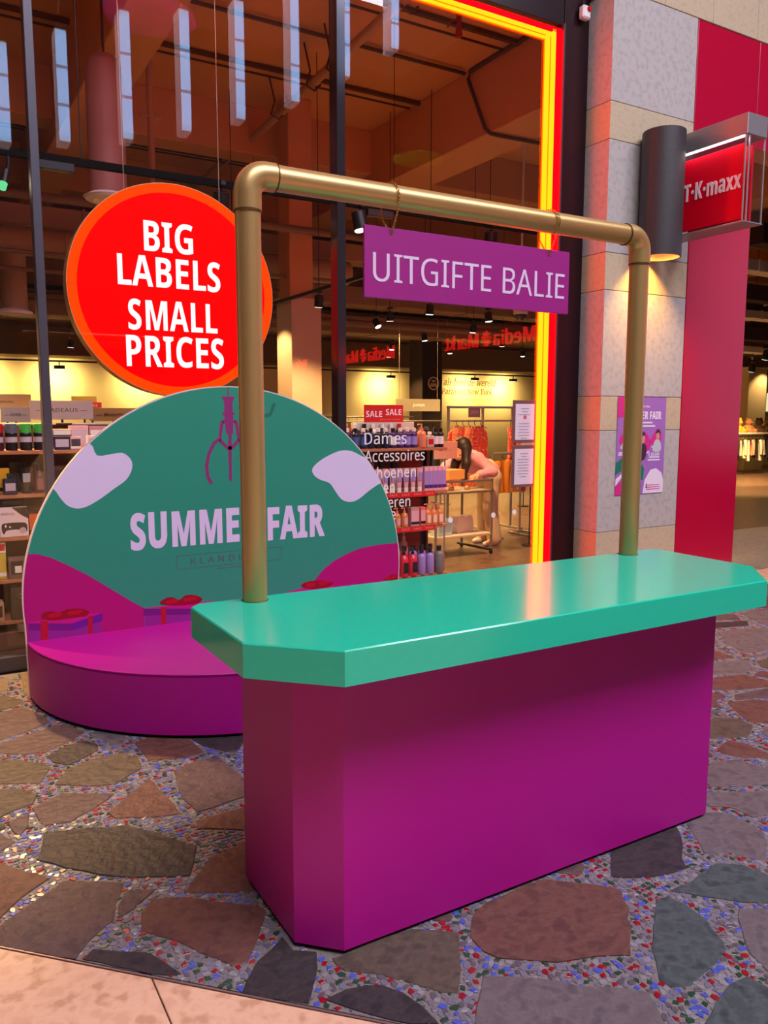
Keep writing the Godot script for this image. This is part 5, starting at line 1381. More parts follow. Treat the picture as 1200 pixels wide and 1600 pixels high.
	pack("grey felt basket standing on the floor under the dark gift bag", Vector3(-0.27, 0.121, zz + 0.0), Vector3(0.16, 0.05, 0.2), col("p_felt", rgb8(116, 98, 80), 0.8), null, null, "", 0.0, "basket")
	# signs over the unit
	var sg := mat("sign_taupe", rgb8(168, 146, 142), 0.6)
	var si := mat("sign_ink", rgb8(64, 52, 52), 0.6)
	text_board("shelf_sign", "taupe shelf sign with letters for gifts above the left shelf unit", "sign", Vector3(0.03, 1.56, -4.0), 0.405, 0.128, sg, si, "— CADEAUS —", 0.33, 0.026, false, "Droid Sans", 0.0, 0.1)
	text_board("shelf_sign", "plain taupe shelf sign standing behind the mullion at the left", "sign", Vector3(-0.2, 1.63, -5.2), 0.36, 0.12, mat("sign_tan", rgb8(196, 156, 112), 0.6), si, "GESCHENK", 0.1, 0.014, false, "Droid Sans", 0.0, 1.63)
	text_board("shelf_sign", "small taupe shelf sign behind the large one, to its left", "sign", Vector3(-0.2, 1.53, -4.6), 0.2, 0.11, sg, si, "— HOME —", 0.14, 0.02, false, "Droid Sans", 0.0, 1.53)
	text_board("shelf_sign", "olive shelf sign far behind the sign for gifts", "sign", Vector3(0.39, 1.655, -5.2), 0.2, 0.05, mat("sign_olive", rgb8(170, 144, 84), 0.6), si, "", 0, 0, false, "Droid Sans", 0.0, 1.655)
	text_board("shelf_sign", "low taupe shelf sign just above the backdrop's left shoulder", "sign", Vector3(0.5, 1.53, -4.6), 0.36, 0.1, sg, si, "— BEAUTY —", 0.26, 0.02, false, "Droid Sans", 0.0, 1.53)
	text_board("sale_card", "small pink and white sale card above the right end of the gift shelf", "card", Vector3(0.36, 1.6, -4.7), 0.14, 0.05, mat("card_pink", rgb8(226, 60, 90), 0.5), wt, "SALE", 0.08, 0.02, true, "Droid Sans", 0.0, 1.6)
	var sc := thing("shelf_screen", "clear plastic riser standing on the left shelf unit", "riser", Vector3(-0.05, 1.4615, -3.95))
	obj("rail", box(begin(), Vector3(0, 0.006, 0), Vector3(1.3, 0.012, 0.02), 0.002), mat("acryl_edge", rgb8(210, 196, 180), 0.3), sc)

func build_right_gondola() -> void:
	var zf := -3.78
	gondola("shelf unit of bottles behind the glass beside the backdrop's right edge", Vector3(2.35, 0, zf), 1.5, 0.34, [1.255, 0.885, 0.59, 0.165], 1.40, mat("gondola_back2", rgb8(96, 70, 62), 0.6))
	var bk := col("p_black", rgb8(26, 24, 30))
	var nv := col("p_navy", rgb8(30, 34, 66))
	var wt := col("p_white", rgb8(236, 224, 216), 0.5)
	var bl := col("p_blue", rgb8(72, 96, 150))
	var pu := col("p_purple", rgb8(70, 40, 96))
	var og := col("p_salmon", rgb8(232, 132, 92), 0.35)
	var lv := col("p_lavender", rgb8(160, 136, 204), 0.4)
	var hp := col("p_hotpink", rgb8(224, 40, 70), 0.35)
	var gy := col("p_steel", rgb8(120, 120, 118), 0.4)
	var pk := col("p_pink", rgb8(226, 170, 176), 0.5)
	var cr := col("p_cream", rgb8(236, 204, 176), 0.4)
	var am := col("p_amber", rgb8(222, 132, 62), 0.3)
	var rd := col("p_red", rgb8(206, 24, 30))
	var y := 1.256
	var z := -3.86
	var top := [[2.06, nv, bk, null], [2.135, nv, wt, null], [2.21, nv, bk, bl], [2.285, nv, wt, bl], [2.355, nv, bk, null], [2.425, bk, wt, null], [2.495, nv, wt, null], [2.565, pu, bk, wt], [2.635, pu, wt, lv], [2.705, pu, wt, lv], [2.77, pu, wt, lv]]
	var nth := 0
	for q in top:
		bottle("dark lotion bottle behind the entrance lettering, %s from the backdrop on the top shelf" % ORD[nth], Vector3(q[0], y, z + 0.05), 0.165, 0.031, q[1], q[2], q[3], "round", "dark bottles on the right top shelf")
		nth += 1
	for k in 8:
		bottle("back row bottle with pale cap, %s from the backdrop on the top shelf" % ORD[k], Vector3(2.1 + k * 0.085, y, z - 0.06), 0.2, 0.032, [nv, rd, nv, bk, wt, bk, pk, nv][k], [wt, og, wt, bk, wt, wt, wt, rd][k], null, "round", "back row on the right top shelf")
	bottle("salmon orange dispenser bottle on the top shelf", Vector3(2.848, y, z + 0.05), 0.2, 0.04, og, og, null, "pump")
	bottle("clear square bottle with red label on the top shelf", Vector3(2.93, y, z + 0.05), 0.13, 0.036, col("p_clear", rgb8(196, 180, 160), 0.15), wt, rd, "square")
	bottle("left black bottle at the end of the top shelf", Vector3(2.99, y, z + 0.05), 0.16, 0.026, bk, bk, wt, "round")
	bottle("right black bottle at the end of the top shelf", Vector3(3.045, y, z + 0.05), 0.16, 0.026, bk, bk, wt, "round")
	# sale board on a clear stand
	var sb := thing("sale_board", "red sale board with white lettering standing on the right shelf unit", "sign", Vector3(2.56, 1.54, -3.95))
	obj("board", box(begin(), Vector3.ZERO, Vector3(0.38, 0.145, 0.008), 0.001), mat("sale_red", rgb8(206, 26, 30), 0.5), sb)
	for k in 2: put("lettering", letters("SALE", 0.155, 0.052, Transform3D(Basis.IDENTITY, Vector3(-0.095 + 0.19 * k, -0.004 + 0.016 * k, 0.004)), 0.001), mat("sale_white", rgb8(240, 222, 222), 0.5), sb)
	put("lettering", letters("MEER VOOR MINDER", 0.2, 0.014, Transform3D(Basis.IDENTITY, Vector3(0.06, -0.05, 0.004)), 0.001), mat("sale_orange", rgb8(236, 110, 70), 0.5), sb)
	obj("foot", box(begin(), Vector3(0, -0.106, 0), Vector3(0.6, 0.067, 0.012), 0.003), mat("acryl_edge", rgb8(210, 196, 180), 0.3), sb)
	# tubes and cartons on the second shelf
	y = 0.886
	for k in 8:
		bottle("pale pink cosmetic tube with lilac front, %s from the backdrop on the second shelf" % ORD[k], Vector3(2.35 + k * 0.068, y, z + 0.06), 0.2, 0.031, pk, wt, lv, "tube", "pink tubes on the second shelf", "cosmetic_tube", "tube")
	for k in 5:
		pack("pink carton with purple foot band, %s from the tubes on the second shelf" % ORD[k], Vector3(2.885 + k * 0.045, y, z + 0.05), Vector3(0.042, 0.205, 0.06), pk, lv, col("p_indigo", rgb8(62, 40, 120), 0.4), "pink cartons on the second shelf")
	for k in 3:
		bottle("cream jar in the back of the second shelf, %s from the backdrop" % ORD[k], Vector3(2.42 + k * 0.12, y, z - 0.08), 0.26, 0.036, cr, [gy, bk, bk][k], null, "can", "jars in the back row")
	# third shelf
	y = 0.591
	for k in 3: bottle("small amber dispenser bottle, %s from the backdrop on the third shelf" % ORD[k], Vector3(2.53 + k * 0.072, y, z + 0.06), 0.165, 0.031, am, og, pk, "pump", "amber dispensers on the third shelf")
	pack("grey pink carton in the middle of the third shelf", Vector3(2.765, y, z + 0.06), Vector3(0.085, 0.16, 0.06), col("p_rose", rgb8(200, 140, 140), 0.5), pk, bk)
	pack("coral carton beside the grey pink one on the third shelf", Vector3(2.845, y, z + 0.06), Vector3(0.05, 0.16, 0.06), col("p_coral", rgb8(230, 110, 90), 0.45), pk, bk)
	for k in 3: bottle("broad amber bottle with orange dispenser, %s from the cartons on the third shelf" % ORD[k], Vector3(2.905 + k * 0.062, y, z + 0.06), 0.185, 0.034, am, og, cr, "pump", "broad amber bottles on the third shelf")
	# bottom shelf
	y = 0.166
	for k in 2: bottle("hot pink bottle with black cap, %s from the backdrop on the bottom shelf" % ORD[k], Vector3(2.672 + k * 0.088, y, z + 0.06), 0.25, 0.04, hp, bk, bk, "pump", "hot pink bottles on the bottom shelf")
	for k in 2: bottle("lavender bottle with black cap, %s from the hot pink ones" % ORD[k], Vector3(2.85 + k * 0.086, y, z + 0.06), 0.225, 0.037, lv, bk, null, "round", "lavender bottles on the bottom shelf")
	bottle("steel grey bottle with black cap at the end of the bottom shelf", Vector3(3.03, y, z + 0.06), 0.235, 0.04, gy, bk, null, "round")
	for k in 4: bottle("back row bottle with black cap, %s from the backdrop on the bottom shelf" % ORD[k], Vector3(2.75 + k * 0.09, y, z - 0.06), 0.235, 0.036, [hp, lv, lv, gy][k], bk, null, "round", "back row of the bottom shelf")
	for k in 2: bottle("tall cream dispenser bottle, %s from the backdrop behind the hot pink ones" % ORD[k], Vector3(2.70 + k * 0.08, y, z - 0.12), 0.38, 0.04, cr, wt, null, "pump", "cream dispensers on the bottom shelf")
	# red sale strips on the shelf edges
	for q in [[2.6, 0.862, 0.74, "upper"], [2.72, 0.567, 0.5, "lower"]]:
		var s := thing("sale_strip", "%s red shelf edge strip with repeated sale lettering" % q[3], "shelf strip", Vector3(q[0], q[1], zf + 0.002))
		obj("strip", box(begin(), Vector3(0, 0, 0.003), Vector3(q[2], 0.042, 0.004), 0.001), mat("sale_red"), s)
		for k in int(q[2] / 0.12):
			put("lettering", letters("SALE", 0.075, 0.016, Transform3D(Basis.IDENTITY, Vector3(-q[2] / 2 + 0.08 + k * 0.12, 0.003, 0.005)), 0.0008), mat("sale_pink", rgb8(240, 130, 130), 0.5), s)
	text_board("shelf_sign", "beige make up sign at the right end of the right shelf unit", "sign", Vector3(3.37, 1.205, -4.2), 0.26, 0.16, mat("sign_beige", rgb8(206, 176, 128), 0.6), mat("sign_ink2", rgb8(176, 140, 90), 0.6), "MAKE UP", 0.13, 0.025)
	var ps := thing("sign_stand", "thin steel stand carrying the beige make up sign", "sign stand", Vector3(3.37, 0, -4.21))
	obj("post", rod(begin(), Vector3(0, 0.01, 0), Vector3(0, 1.13, 0), 0.008, -1, 10), gy, ps)
	obj("foot", rod(begin(), Vector3(0, 0, 0), Vector3(0, 0.012, 0), 0.1, -1, 20), gy, ps)

# ---------------------------------------------------------------- garments and racks
# a garment on a hanger; half width w, length h, hung from y = 0 downwards, thickness in z
func garment(called: String, label: String, cat: String, where: Vector3, w: float, h: float, m: Material, turn: float, group: String, sleeves := true, sd := 0) -> Node3D:
	var t := thing(called, label, cat, where, turn, group)
	var rng := RandomNumberGenerator.new()
	rng.seed = 300 + sd
	obj("hanger", tube(begin(), [Vector3(0, 0.05, 0), Vector3(0.012, 0.065, 0), Vector3(0.014, 0.05, 0), Vector3(0, 0.03, 0), Vector3(0, 0.0, 0), Vector3(w * 0.8, -0.05, 0)], 0.004, 6), mats["black_metal"], t)
	# rings from the shoulders to the hem, folded like cloth
	var rows := 9
	var seg := 28
	var st := begin()
	st.set_smooth_group(1)
	var grid := []
	for i in rows + 1:
		var u := float(i) / rows
		var ww := w * (0.42 + 0.58 * minf(1.0, u * 7.0)) * (1.0 - 0.12 * sin(u * PI) + 0.1 * u)
		var dd := 0.018 + 0.034 * u
		var ring := []
		for k in seg:
			var g := TAU * k / seg
			var fold := 1.0 + 0.22 * u * sin(g * 5.0 + sd + u * 0.6)
			ring.append(Vector3(cos(g) * ww, -0.012 - u * h - (0.045 * absf(cos(g)) if i == 0 else 0.0) * 1.0, sin(g) * dd * fold + 0.006 * sin(g * 3.0 + sd)))
		grid.append(ring)
	for i in rows:
		for k in seg:
			var k2 := (k + 1) % seg
			var n: Vector3 = grid[i][k] + grid[i][k2]
			quad(st, grid[i][k], grid[i][k2], grid[i + 1][k2], grid[i + 1][k], Vector3(n.x * 0.2, 0, n.z))
	obj("cloth", st, m, t)
	if sleeves:
		for s in [-1.0, 1.0]:
			obj("sleeve", tube(begin(), [Vector3(s * w * 0.8, -0.05, 0), Vector3(s * w * 1.12, -0.16, 0.01), Vector3(s * w * 1.15, -0.3, 0.015), Vector3(s * w * 1.08, -0.42, 0.02)], 0.045, 10, false, 0.032), m, t)
	return t

func rail(label: String, a: Vector3, b: Vector3, m: Material) -> Node3D:
	var t := thing("clothes_rail", label, "clothes rail", Vector3(a.x, 0, a.z))
	var d := Vector3(b.x - a.x, 0, b.z - a.z)
	obj("bar", rod(begin(), Vector3(0, a.y, 0), Vector3(d.x, b.y, d.z), 0.014, -1, 12), m, t)
	for p in [Vector3.ZERO, d]:
		obj("post", rod(begin(), p + Vector3(0, 0.03, 0), p + Vector3(0, a.y + 0.0, 0), 0.014, -1, 12), m, t)
		var side := d.normalized().cross(Vector3.UP) * 0.22
		obj("foot", rod(begin(), p - side + Vector3(0, 0.02, 0), p + side + Vector3(0, 0.02, 0), 0.014, -1, 10), m, t)
	return t

func build_shop_things() -> void:
	var steel := mat("steel", rgb8(150, 142, 134), 0.35, 0.6)
	# red dresses on a steel frame with a price card
	var fr := thing("garment_rack", "steel frame rack carrying red patterned dresses behind the person", "clothes rack", Vector3(5.08, 0, -6.6))
	for x in [0.0, 0.55, 1.05]:
		obj("post", box(begin(), Vector3(x, 0.81, -0.0), Vector3(0.03, 1.62, 0.03), 0.003), steel, fr)
		obj("foot", box(begin(), Vector3(x, 0.012, 0.0), Vector3(0.04, 0.024, 0.5), 0.003), steel, fr)
	obj("top_bar", box(begin(), Vector3(0.52, 1.625, 0), Vector3(1.08, 0.03, 0.03), 0.003), steel, fr)
	obj("hang_bar", rod(begin(), Vector3(0.0, 1.45, 0.1), Vector3(1.05, 1.45, 0.1), 0.012, -1, 10), steel, fr)
	obj("bar_holder", box(begin(), Vector3(0.0, 1.45, 0.05), Vector3(0.02, 0.02, 0.12)), steel, fr)
	obj("bar_holder", box(begin(), Vector3(1.05, 1.45, 0.05), Vector3(0.02, 0.02, 0.12)), steel, fr)
	text_board("price_card", "lilac price card in the middle of the dress rack's top bar", "card", Vector3(5.475, 1.56, -6.575), 0.19, 0.13, mat("card_lilac", rgb8(150, 124, 140), 0.5), mat("card_white", rgb8(222, 206, 214), 0.5), "29,95", 0.12, 0.05, false)
	var flo := mottled("floral_red", [rgb8(196, 40, 36), rgb8(214, 96, 76), rgb8(150, 20, 26), rgb8(240, 190, 170)], 0.035, 2.4, 0.75, 0.0, 61, 3)
	var flo2 := mottled("floral_coral", [rgb8(226, 90, 60), rgb8(236, 160, 120), rgb8(176, 40, 36)], 0.035, 2.4, 0.75, 0.0, 62, 3)
	var red := mat("cloth_red", rgb8(196, 14, 20), 0.8)
	for k in 5:
		garment("dress", "red patterned dress on the steel frame rack, %s from the shelves" % ORD[k], "dress", Vector3(5.14 + k * 0.095, 1.40, -6.5), 0.2, 0.78, flo if k % 2 == 0 else flo2, 0.35 + 0.1 * (k % 2), "red patterned dresses on the steel frame", k % 2 == 1, k)
	for k in 3:
		garment("dress", "floral dress beside the red tops, %s from the person" % ORD[k], "dress", Vector3(5.9 + k * 0.1, 1.40, -6.35), 0.18, 0.86, flo2 if k == 1 else flo, 0.9, "floral dresses near the red tops", true, 20 + k)
	rail("steel rail of bright red tops next to the framed notices", Vector3(6.0, 1.42, -6.0), Vector3(6.9, 1.42, -6.3), steel)
	for k in 5:
		garment("top", "bright red top on the rail next to the framed notices, %s along" % ORD[k], "top", Vector3(6.1 + k * 0.15, 1.36, -6.03 - k * 0.05), 0.2, 0.5, red if k != 2 else flo2, 0.15, "red tops on the steel rail", true, 30 + k)
	for k in 2:
		garment("jacket", "mustard jacket hanging low behind the person, %s of the two" % ORD[k], "jacket", Vector3(5.45 + 0.14 * k, 1.0, -5.95), 0.16, 0.42, mat("cloth_mustard", rgb8(212, 132, 40), 0.85), 0.5, "mustard jackets", true, 40 + k)
	rail("low steel rail with mustard jackets behind the person", Vector3(5.3, 1.05, -5.95), Vector3(5.75, 1.05, -5.95), steel)
	text_board("door_poster", "lilac poster on a stand before the red tops inside the entrance", "poster", Vector3(5.32, 1.22, -5.25), 0.34, 0.46, mat("poster_lilac", rgb8(206, 190, 226), 0.5), mats["white"], "", 0, 0, false, "Droid Sans", 0.0, 1.22)
	# far dark rails
	var cols := [mat("cloth_black", rgb8(26, 26, 32), 0.85), mat("cloth_navy", rgb8(34, 42, 66), 0.85), mat("cloth_white", rgb8(226, 216, 206), 0.85), mat("cloth_teal", rgb8(36, 84, 92), 0.85), mat("cloth_redd", rgb8(176, 36, 36), 0.85), mat("cloth_sand", rgb8(190, 160, 128), 0.85)]
	var names := ["black", "navy", "white", "teal", "red", "sand"]
	rail("long steel rail of dark clothes behind the right shelf unit", Vector3(3.3, 1.42, -8.6), Vector3(6.9, 1.42, -9.4), steel)
	var pick := [0, 1, 2, 0, 0, 1, 0, 2, 4, 0, 3, 0, 2, 0, 1, 0, 5, 0, 0, 1]
	for k in 20:
		garment("coat", "%s garment on the long dark rail, %s from its near end" % [names[pick[k]], ORD[k]], "garment", Vector3(3.75 + k * 0.155, 1.36, -8.7 - k * 0.034), 0.2, 0.72 + 0.06 * (k % 3), cols[pick[k]], 1.0, "garments on the long dark rail", k % 3 != 1, 60 + k)
	rail("steel rail of folded pale clothes before the yellow far wall", Vector3(4.6, 1.48, -11.4), Vector3(8.0, 1.48, -12.0), steel)
	for k in 16:
		garment("shirt", "%s shirt on the rail before the yellow far wall, %s from its near end" % [names[[2, 5, 2, 3, 2, 1, 5, 2][k % 8]], ORD[k]], "shirt", Vector3(4.75 + k * 0.2, 1.42, -11.43 - k * 0.035), 0.2, 0.6, cols[[2, 5, 2, 3, 2, 1, 5, 2][k % 8]], 1.1, "shirts on the far rail", true, 90 + k)
	text_board("department_sign", "grey hanging sign for dresses above the dark rail", "sign", Vector3(5.53, 1.665, -8.0), 0.76, 0.175, mat("sign_grey", rgb8(128, 122, 104), 0.6), mats["white"], "Jurken", 0.2, 0.055).position = Vector3(5.53, 1.665, -8.0)
	for x in [5.2, 5.86]:
		var hw := thing("sign_wire", "thin wire carrying the grey hanging sign, the %s one" % ("near" if x < 5.5 else "far"), "wire", Vector3(x, 1.75, -8.0))
		obj("wire", rod(begin(), Vector3.ZERO, Vector3(0, 3.84, 0), 0.003, -1, 6), steel, hw)
	# round emblem on the dark column
	var em := thing("column_emblem", "white ring emblem with lettering on the dark far column", "emblem", Vector3(8.48, 2.165, -11.99))
	obj("ring", lathe(begin(), [Vector2(0.115, 0.0), Vector2(0.115, 0.006), Vector2(0.135, 0.006), Vector2(0.135, 0.0)], 32, Vector3.ZERO, false), mats["white"], em).basis = Basis(Vector3.RIGHT, PI / 2)
	put("lettering", letters("TOT", 0.1, 0.045, Transform3D(Basis.IDENTITY, Vector3(0, 0.045, 0)), 0.004), mats["white"], em)
	put("lettering", letters("60%", 0.16, 0.075, Transform3D(Basis.IDENTITY, Vector3(0, -0.035, 0)), 0.004), mats["white"], em)
	# script on the far wall
	var ws := thing("wall_lettering", "two lines of slanted dark script lettering on the yellow far wall", "lettering", Vector3(12.3, 2.3, -15.995))
	var ink := mat("wall_ink", rgb8(104, 78, 44), 0.7)
	put("lettering_line", letters("als heel de wereld", 1.75, 0.2, Transform3D(Basis.IDENTITY, Vector3(0.1, 0.1, 0)), 0.004, false, "Droid Serif", true, 0.25), ink, ws)
	put("lettering_line", letters("Parijs tot New York", 1.7, 0.21, Transform3D(Basis.IDENTITY, Vector3(0.0, -0.17, 0)), 0.004, false, "Droid Serif", true, 0.25), ink, ws)
	var ws2 := thing("wall_lettering", "short white lettering on the yellow far wall beside the clad column", "lettering", Vector3(5.9, 2.02, -15.995))
	put("lettering_line", letters("SHOES & TOPPERS", 2.0, 0.2, Transform3D(Basis.IDENTITY, Vector3(0, 0, 0)), 0.004), mats["white"], ws2)
	# low red gondola sign and racks at the right of the far wall
	text_board("sale_board", "small red sale board before the yellow far wall beside the notices", "sign", Vector3(7.9, 1.6, -8.4), 0.3, 0.16, mat("sale_red"), mats["white"], "SALE", 0.2, 0.07, true, "Droid Sans", 0.0, 1.6)
	# the glass display trolley
	var tr := thing("trolley", "steel framed glass display trolley with a low shelf beside the person", "trolley", Vector3(4.22, 0, -5.05))
	for x in [-0.375, 0.365]:
		for z in [0.0, -0.55]:
			obj("leg", box(begin(), Vector3(x, 0.44, z), Vector3(0.022, 0.8, 0.022), 0.002), steel, tr)
			obj("caster", rod(begin(), Vector3(x - 0.01, 0.022, z), Vector3(x + 0.01, 0.022, z), 0.022, -1, 14), mats["black_metal"], tr)
	for y in [0.82, 0.70]:
		for z in [0.0, -0.55]:
			obj("rail_bar", box(begin(), Vector3(-0.005, y, z), Vector3(0.76, 0.022, 0.022), 0.002), steel, tr)
		for x in [-0.375, 0.365]:
			obj("rail_bar", box(begin(), Vector3(x, y, -0.275), Vector3(0.022, 0.022, 0.55), 0.002), steel, tr)
	obj("low_shelf", box(begin(), Vector3(-0.005, 0.225, -0.275), Vector3(0.76, 0.025, 0.57), 0.003), mat("trolley_shelf", rgb8(196, 180, 156), 0.5), tr)
	obj("tray", box(begin(), Vector3(-0.005, 0.705, -0.275), Vector3(0.73, 0.012, 0.53), 0.002), mat("trolley_shelf"), tr)
	obj("foot_bar", rod(begin(), Vector3(0.31, 0.05, -0.55), Vector3(0.36, 0.05, 0.02), 0.014, -1, 10), mats["black_metal"], tr)
	obj("glass_top", box(begin(), Vector3(-0.005, 0.836, -0.275), Vector3(0.76, 0.01, 0.57)), glass_mat(), tr)
	for k in 9: tag(obj("trinket", lathe(begin(), [Vector2(0, 0), Vector2(0.03, 0), Vector2(0.035, 0.015), Vector2(0.02, 0.03), Vector2(0, 0.035)], 14, Vector3.ZERO, true, 0.8), mat("trinket%d" % (k % 3), [rgb8(212, 160, 90), rgb8(226, 196, 170), rgb8(190, 120, 100)][k % 3], 0.3, 0.4), self, Vector3(3.93 + k * 0.072, 0.7115, -5.2 - 0.1 * (k % 3))), "small shiny trinket under the glass trolley top, %s along" % ORD[k], "trinket", "trinkets in the glass trolley")
	pack("tan cardboard box on the glass trolley in front of the person's hands", Vector3(4.13, 0.8415, -5.2), Vector3(0.25, 0.1, 0.2), mat("card_tan", rgb8(222, 160, 84), 0.7), null, null, "", 0.2, "cardboard_box")
	pack("small white box behind the tan cardboard box", Vector3(4.1, 0.8415, -5.42), Vector3(0.14, 0.09, 0.08), mats["white"], null, null, "", 0.4, "cardboard_box")
	pack("pale blue gift box on the trolley's low shelf", Vector3(4.0, 0.2385, -5.17), Vector3(0.2, 0.18, 0.14), mat("box_paleblue", rgb8(176, 196, 206), 0.5), mat("box_blueprint", rgb8(150, 176, 192), 0.5), null, "", 0.25)
	pack("lime green box behind the pale blue gift box", Vector3(3.9, 0.2385, -5.42), Vector3(0.18, 0.1, 0.12), mat("box_lime", rgb8(160, 200, 60), 0.5), mats["white"], null, "", 0.1)
	var bag := thing("cosmetic_bag", "cream zipped cosmetic bag on the trolley's low shelf", "bag", Vector3(4.33, 0.2385, -5.25), 0.25)
	obj("bag_body", slab(begin(), smooth_poly([-0.13, 0.0, -0.05, -0.0, 0.05, 0.0, 0.13, 0.0, 0.14, 0.09, 0.11, 0.18, 0.0, 0.17, -0.11, 0.18, -0.14, 0.08], 3), -0.05, 0.05, Transform3D.IDENTITY, 0.02), mat("bag_cream", rgb8(222, 208, 186), 0.7), bag)
	obj("zip", box(begin(), Vector3(0, 0.172, 0.0), Vector3(0.21, 0.008, 0.012)), mat("zip_grey", rgb8(150, 136, 116), 0.4, 0.5), bag)

# ---------------------------------------------------------------- what shows of the open shop at the right
func build_far_shop() -> void:
	var dk := mat("beam_dark", rgb8(58, 50, 56), 0.7)
	var i := 0
	for q in [[4.7, 0.35, -7.4], [4.3, 0.2, -8.0], [3.95, 0.3, -8.6], [3.6, 0.16, -9.0], [3.3, 0.28, -9.6], [3.0, 0.14, -9.9], [2.75, 0.22, -10.3]]:
		var t := thing("ceiling_duct", "dark air duct under the roof of the open shop, %s from the top" % ORD[i], "air duct", Vector3(18.2, q[0], q[2]), 0.0, "dark ducts of the open shop")
		obj("trunk", box(begin(), Vector3.ZERO, Vector3(12.0, q[1], 0.35), 0.01), dk if i % 2 == 0 else mat("beam_mid", rgb8(104, 92, 92), 0.7), t)
		for k in 7: obj("flange", box(begin(), Vector3(-5.2 + k * 1.6, 0, 0), Vector3(0.05, q[1] + 0.03, 0.38), 0.004), mat("beam_mid"), t)
		i += 1
	for q in [[14.2, 2.75, -8.4, "upper"], [15.9, 2.62, -9.9, "lower"]]:
		shop_spot(Vector3(q[0], q[1], q[2]), Vector3(0.1, -1, -0.3), "%s spotlight over the clothes of the open shop" % q[3], SPOT_E * 2.5, 55, "", 1.4)
	var c := struct_node("wall_column_right")
	obj("shaft", box(begin(), Vector3(19.1, 1.5, -12.2), Vector3(0.8, 3.0, 0.5), 0.01), mats["cream_wall"], c)
	spot_light("column_wash", Vector3(19.35, 2.75, -11.5), Vector3(-0.1, -1, -0.5), 50.0, WARM, 1.2, c)  # lamp out of view, placed to light the pale column
	obj("unseen_wash_lamp", rod(begin(), Vector3(19.35, 2.8, -11.5), Vector3(19.35, 3.3, -11.5), 0.06, -1, 16), mats["black_metal"], c)
	var lp := thing("light_panel", "bright yellow lit wall panel behind the teddy bears", "light panel", Vector3(22.75, 1.9, -13.2))
	obj("frame", box(begin(), Vector3.ZERO, Vector3(3.0, 0.62, 0.08), 0.01), mats["white"], lp)
	obj("lit_face", box(begin(), Vector3(0, 0, 0.045), Vector3(2.9, 0.54, 0.01)), glow("panel_yellow", Color(1.0, 0.86, 0.42), 0.9), lp)
	area_light("panel_glow", Vector3(0, 0, 0.07), Vector3(0, 0, 1), Vector2(2.9, 0.54), Color(1.0, 0.86, 0.45), 0.25, lp)
	obj("stand", box(begin(), Vector3(0, -1.1, -0.02), Vector3(2.8, 1.6, 0.04), 0.01), mats["cream_wall"], lp)
	# rack with baby clothes and the soft toys on top
	var st := mat("steel")
	var rk := thing("clothes_rack", "white topped rack of small clothes in the open shop", "clothes rack", Vector3(17.9, 0, -11.2))
	obj("shelf", box(begin(), Vector3(0, 1.06, 0), Vector3(2.4, 0.04, 0.5), 0.006), mats["white"], rk)
	obj("bar", rod(begin(), Vector3(-1.2, 0.98, 0), Vector3(1.2, 0.98, 0), 0.015, -1, 10), st, rk)
	for x in [-1.15, 1.15]:
		obj("post", box(begin(), Vector3(x, 0.53, 0), Vector3(0.04, 1.06, 0.04), 0.004), st, rk)
		obj("foot", box(begin(), Vector3(x, 0.02, 0), Vector3(0.05, 0.04, 0.5), 0.004), st, rk)
	var cc := [mat("cloth_white"), mat("cloth_black"), mat("cloth_black"), mat("cloth_white"), mat("cloth_mint", rgb8(206, 222, 196), 0.85), mat("cloth_white"), mat("cloth_peach", rgb8(232, 160, 140), 0.85), mat("cloth_black"), mat("cloth_white")]
	var nn := ["white", "black", "black", "white", "mint", "white", "peach", "black", "white"]
	for k in 14:
		garment("baby_suit", "%s small garment on the white topped rack, %s from the red pier" % [nn[k % 9], ORD[k]], "garment", Vector3(16.85 + k * 0.155, 0.93, -11.1), 0.15, 0.42 + 0.07 * (k % 3), cc[k % 9], 0.75, "small garments on the white topped rack", k % 2 == 0, 120 + k)
	var tb := [["yellow", rgb8(222, 150, 40)], ["light brown", rgb8(176, 124, 84)], ["dark brown", rgb8(92, 66, 50)], ["tan", rgb8(190, 150, 110)]]
	for k in 4:
		var b := thing("teddy_bear", "%s plush bear sitting on the white topped rack" % tb[k][0], "soft toy", Vector3(17.22 + k * 0.42, 1.081, -11.15), 0.0)
		var m := mat("plush%d" % k, tb[k][1], 0.95)
		obj("body", lathe(begin(), [Vector2(0, 0), Vector2(0.1, 0.01), Vector2(0.13, 0.08), Vector2(0.1, 0.17), Vector2(0.0, 0.22)], 16), m, b)
		var hd := obj("head", lathe(begin(), [Vector2(0, -0.1), Vector2(0.07, -0.075), Vector2(0.1, 0.0), Vector2(0.07, 0.075), Vector2(0, 0.1)], 16, Vector3(0, 0.27, 0.02)), m, b)
		obj("muzzle", lathe(begin(), [Vector2(0, -0.03), Vector2(0.04, 0.0), Vector2(0, 0.03)], 12, Vector3(0, 0.25, 0.12)), m, hd)
		for s in [-1.0, 1.0]:
			obj("ear", lathe(begin(), [Vector2(0, -0.035), Vector2(0.035, 0.0), Vector2(0, 0.035)], 12, Vector3(s * 0.08, 0.35, 0.02)), m, hd)
			obj("arm", rod(begin(), Vector3(s * 0.1, 0.15, 0.03), Vector3(s * 0.14, 0.03, 0.12), 0.045, 0.035, 12), m, b)
			obj("leg", rod(begin(), Vector3(s * 0.07, 0.045, 0.05), Vector3(s * 0.1, 0.045, 0.2), 0.05, 0.045, 12), m, b)

# ---------------------------------------------------------------- the person at the trolley
func smin(a: float, b: float, k: float) -> float:
	var h := clampf(0.5 + 0.5 * (b - a) / k, 0.0, 1.0)
	return lerpf(b, a, h) - k * h * (1.0 - h)

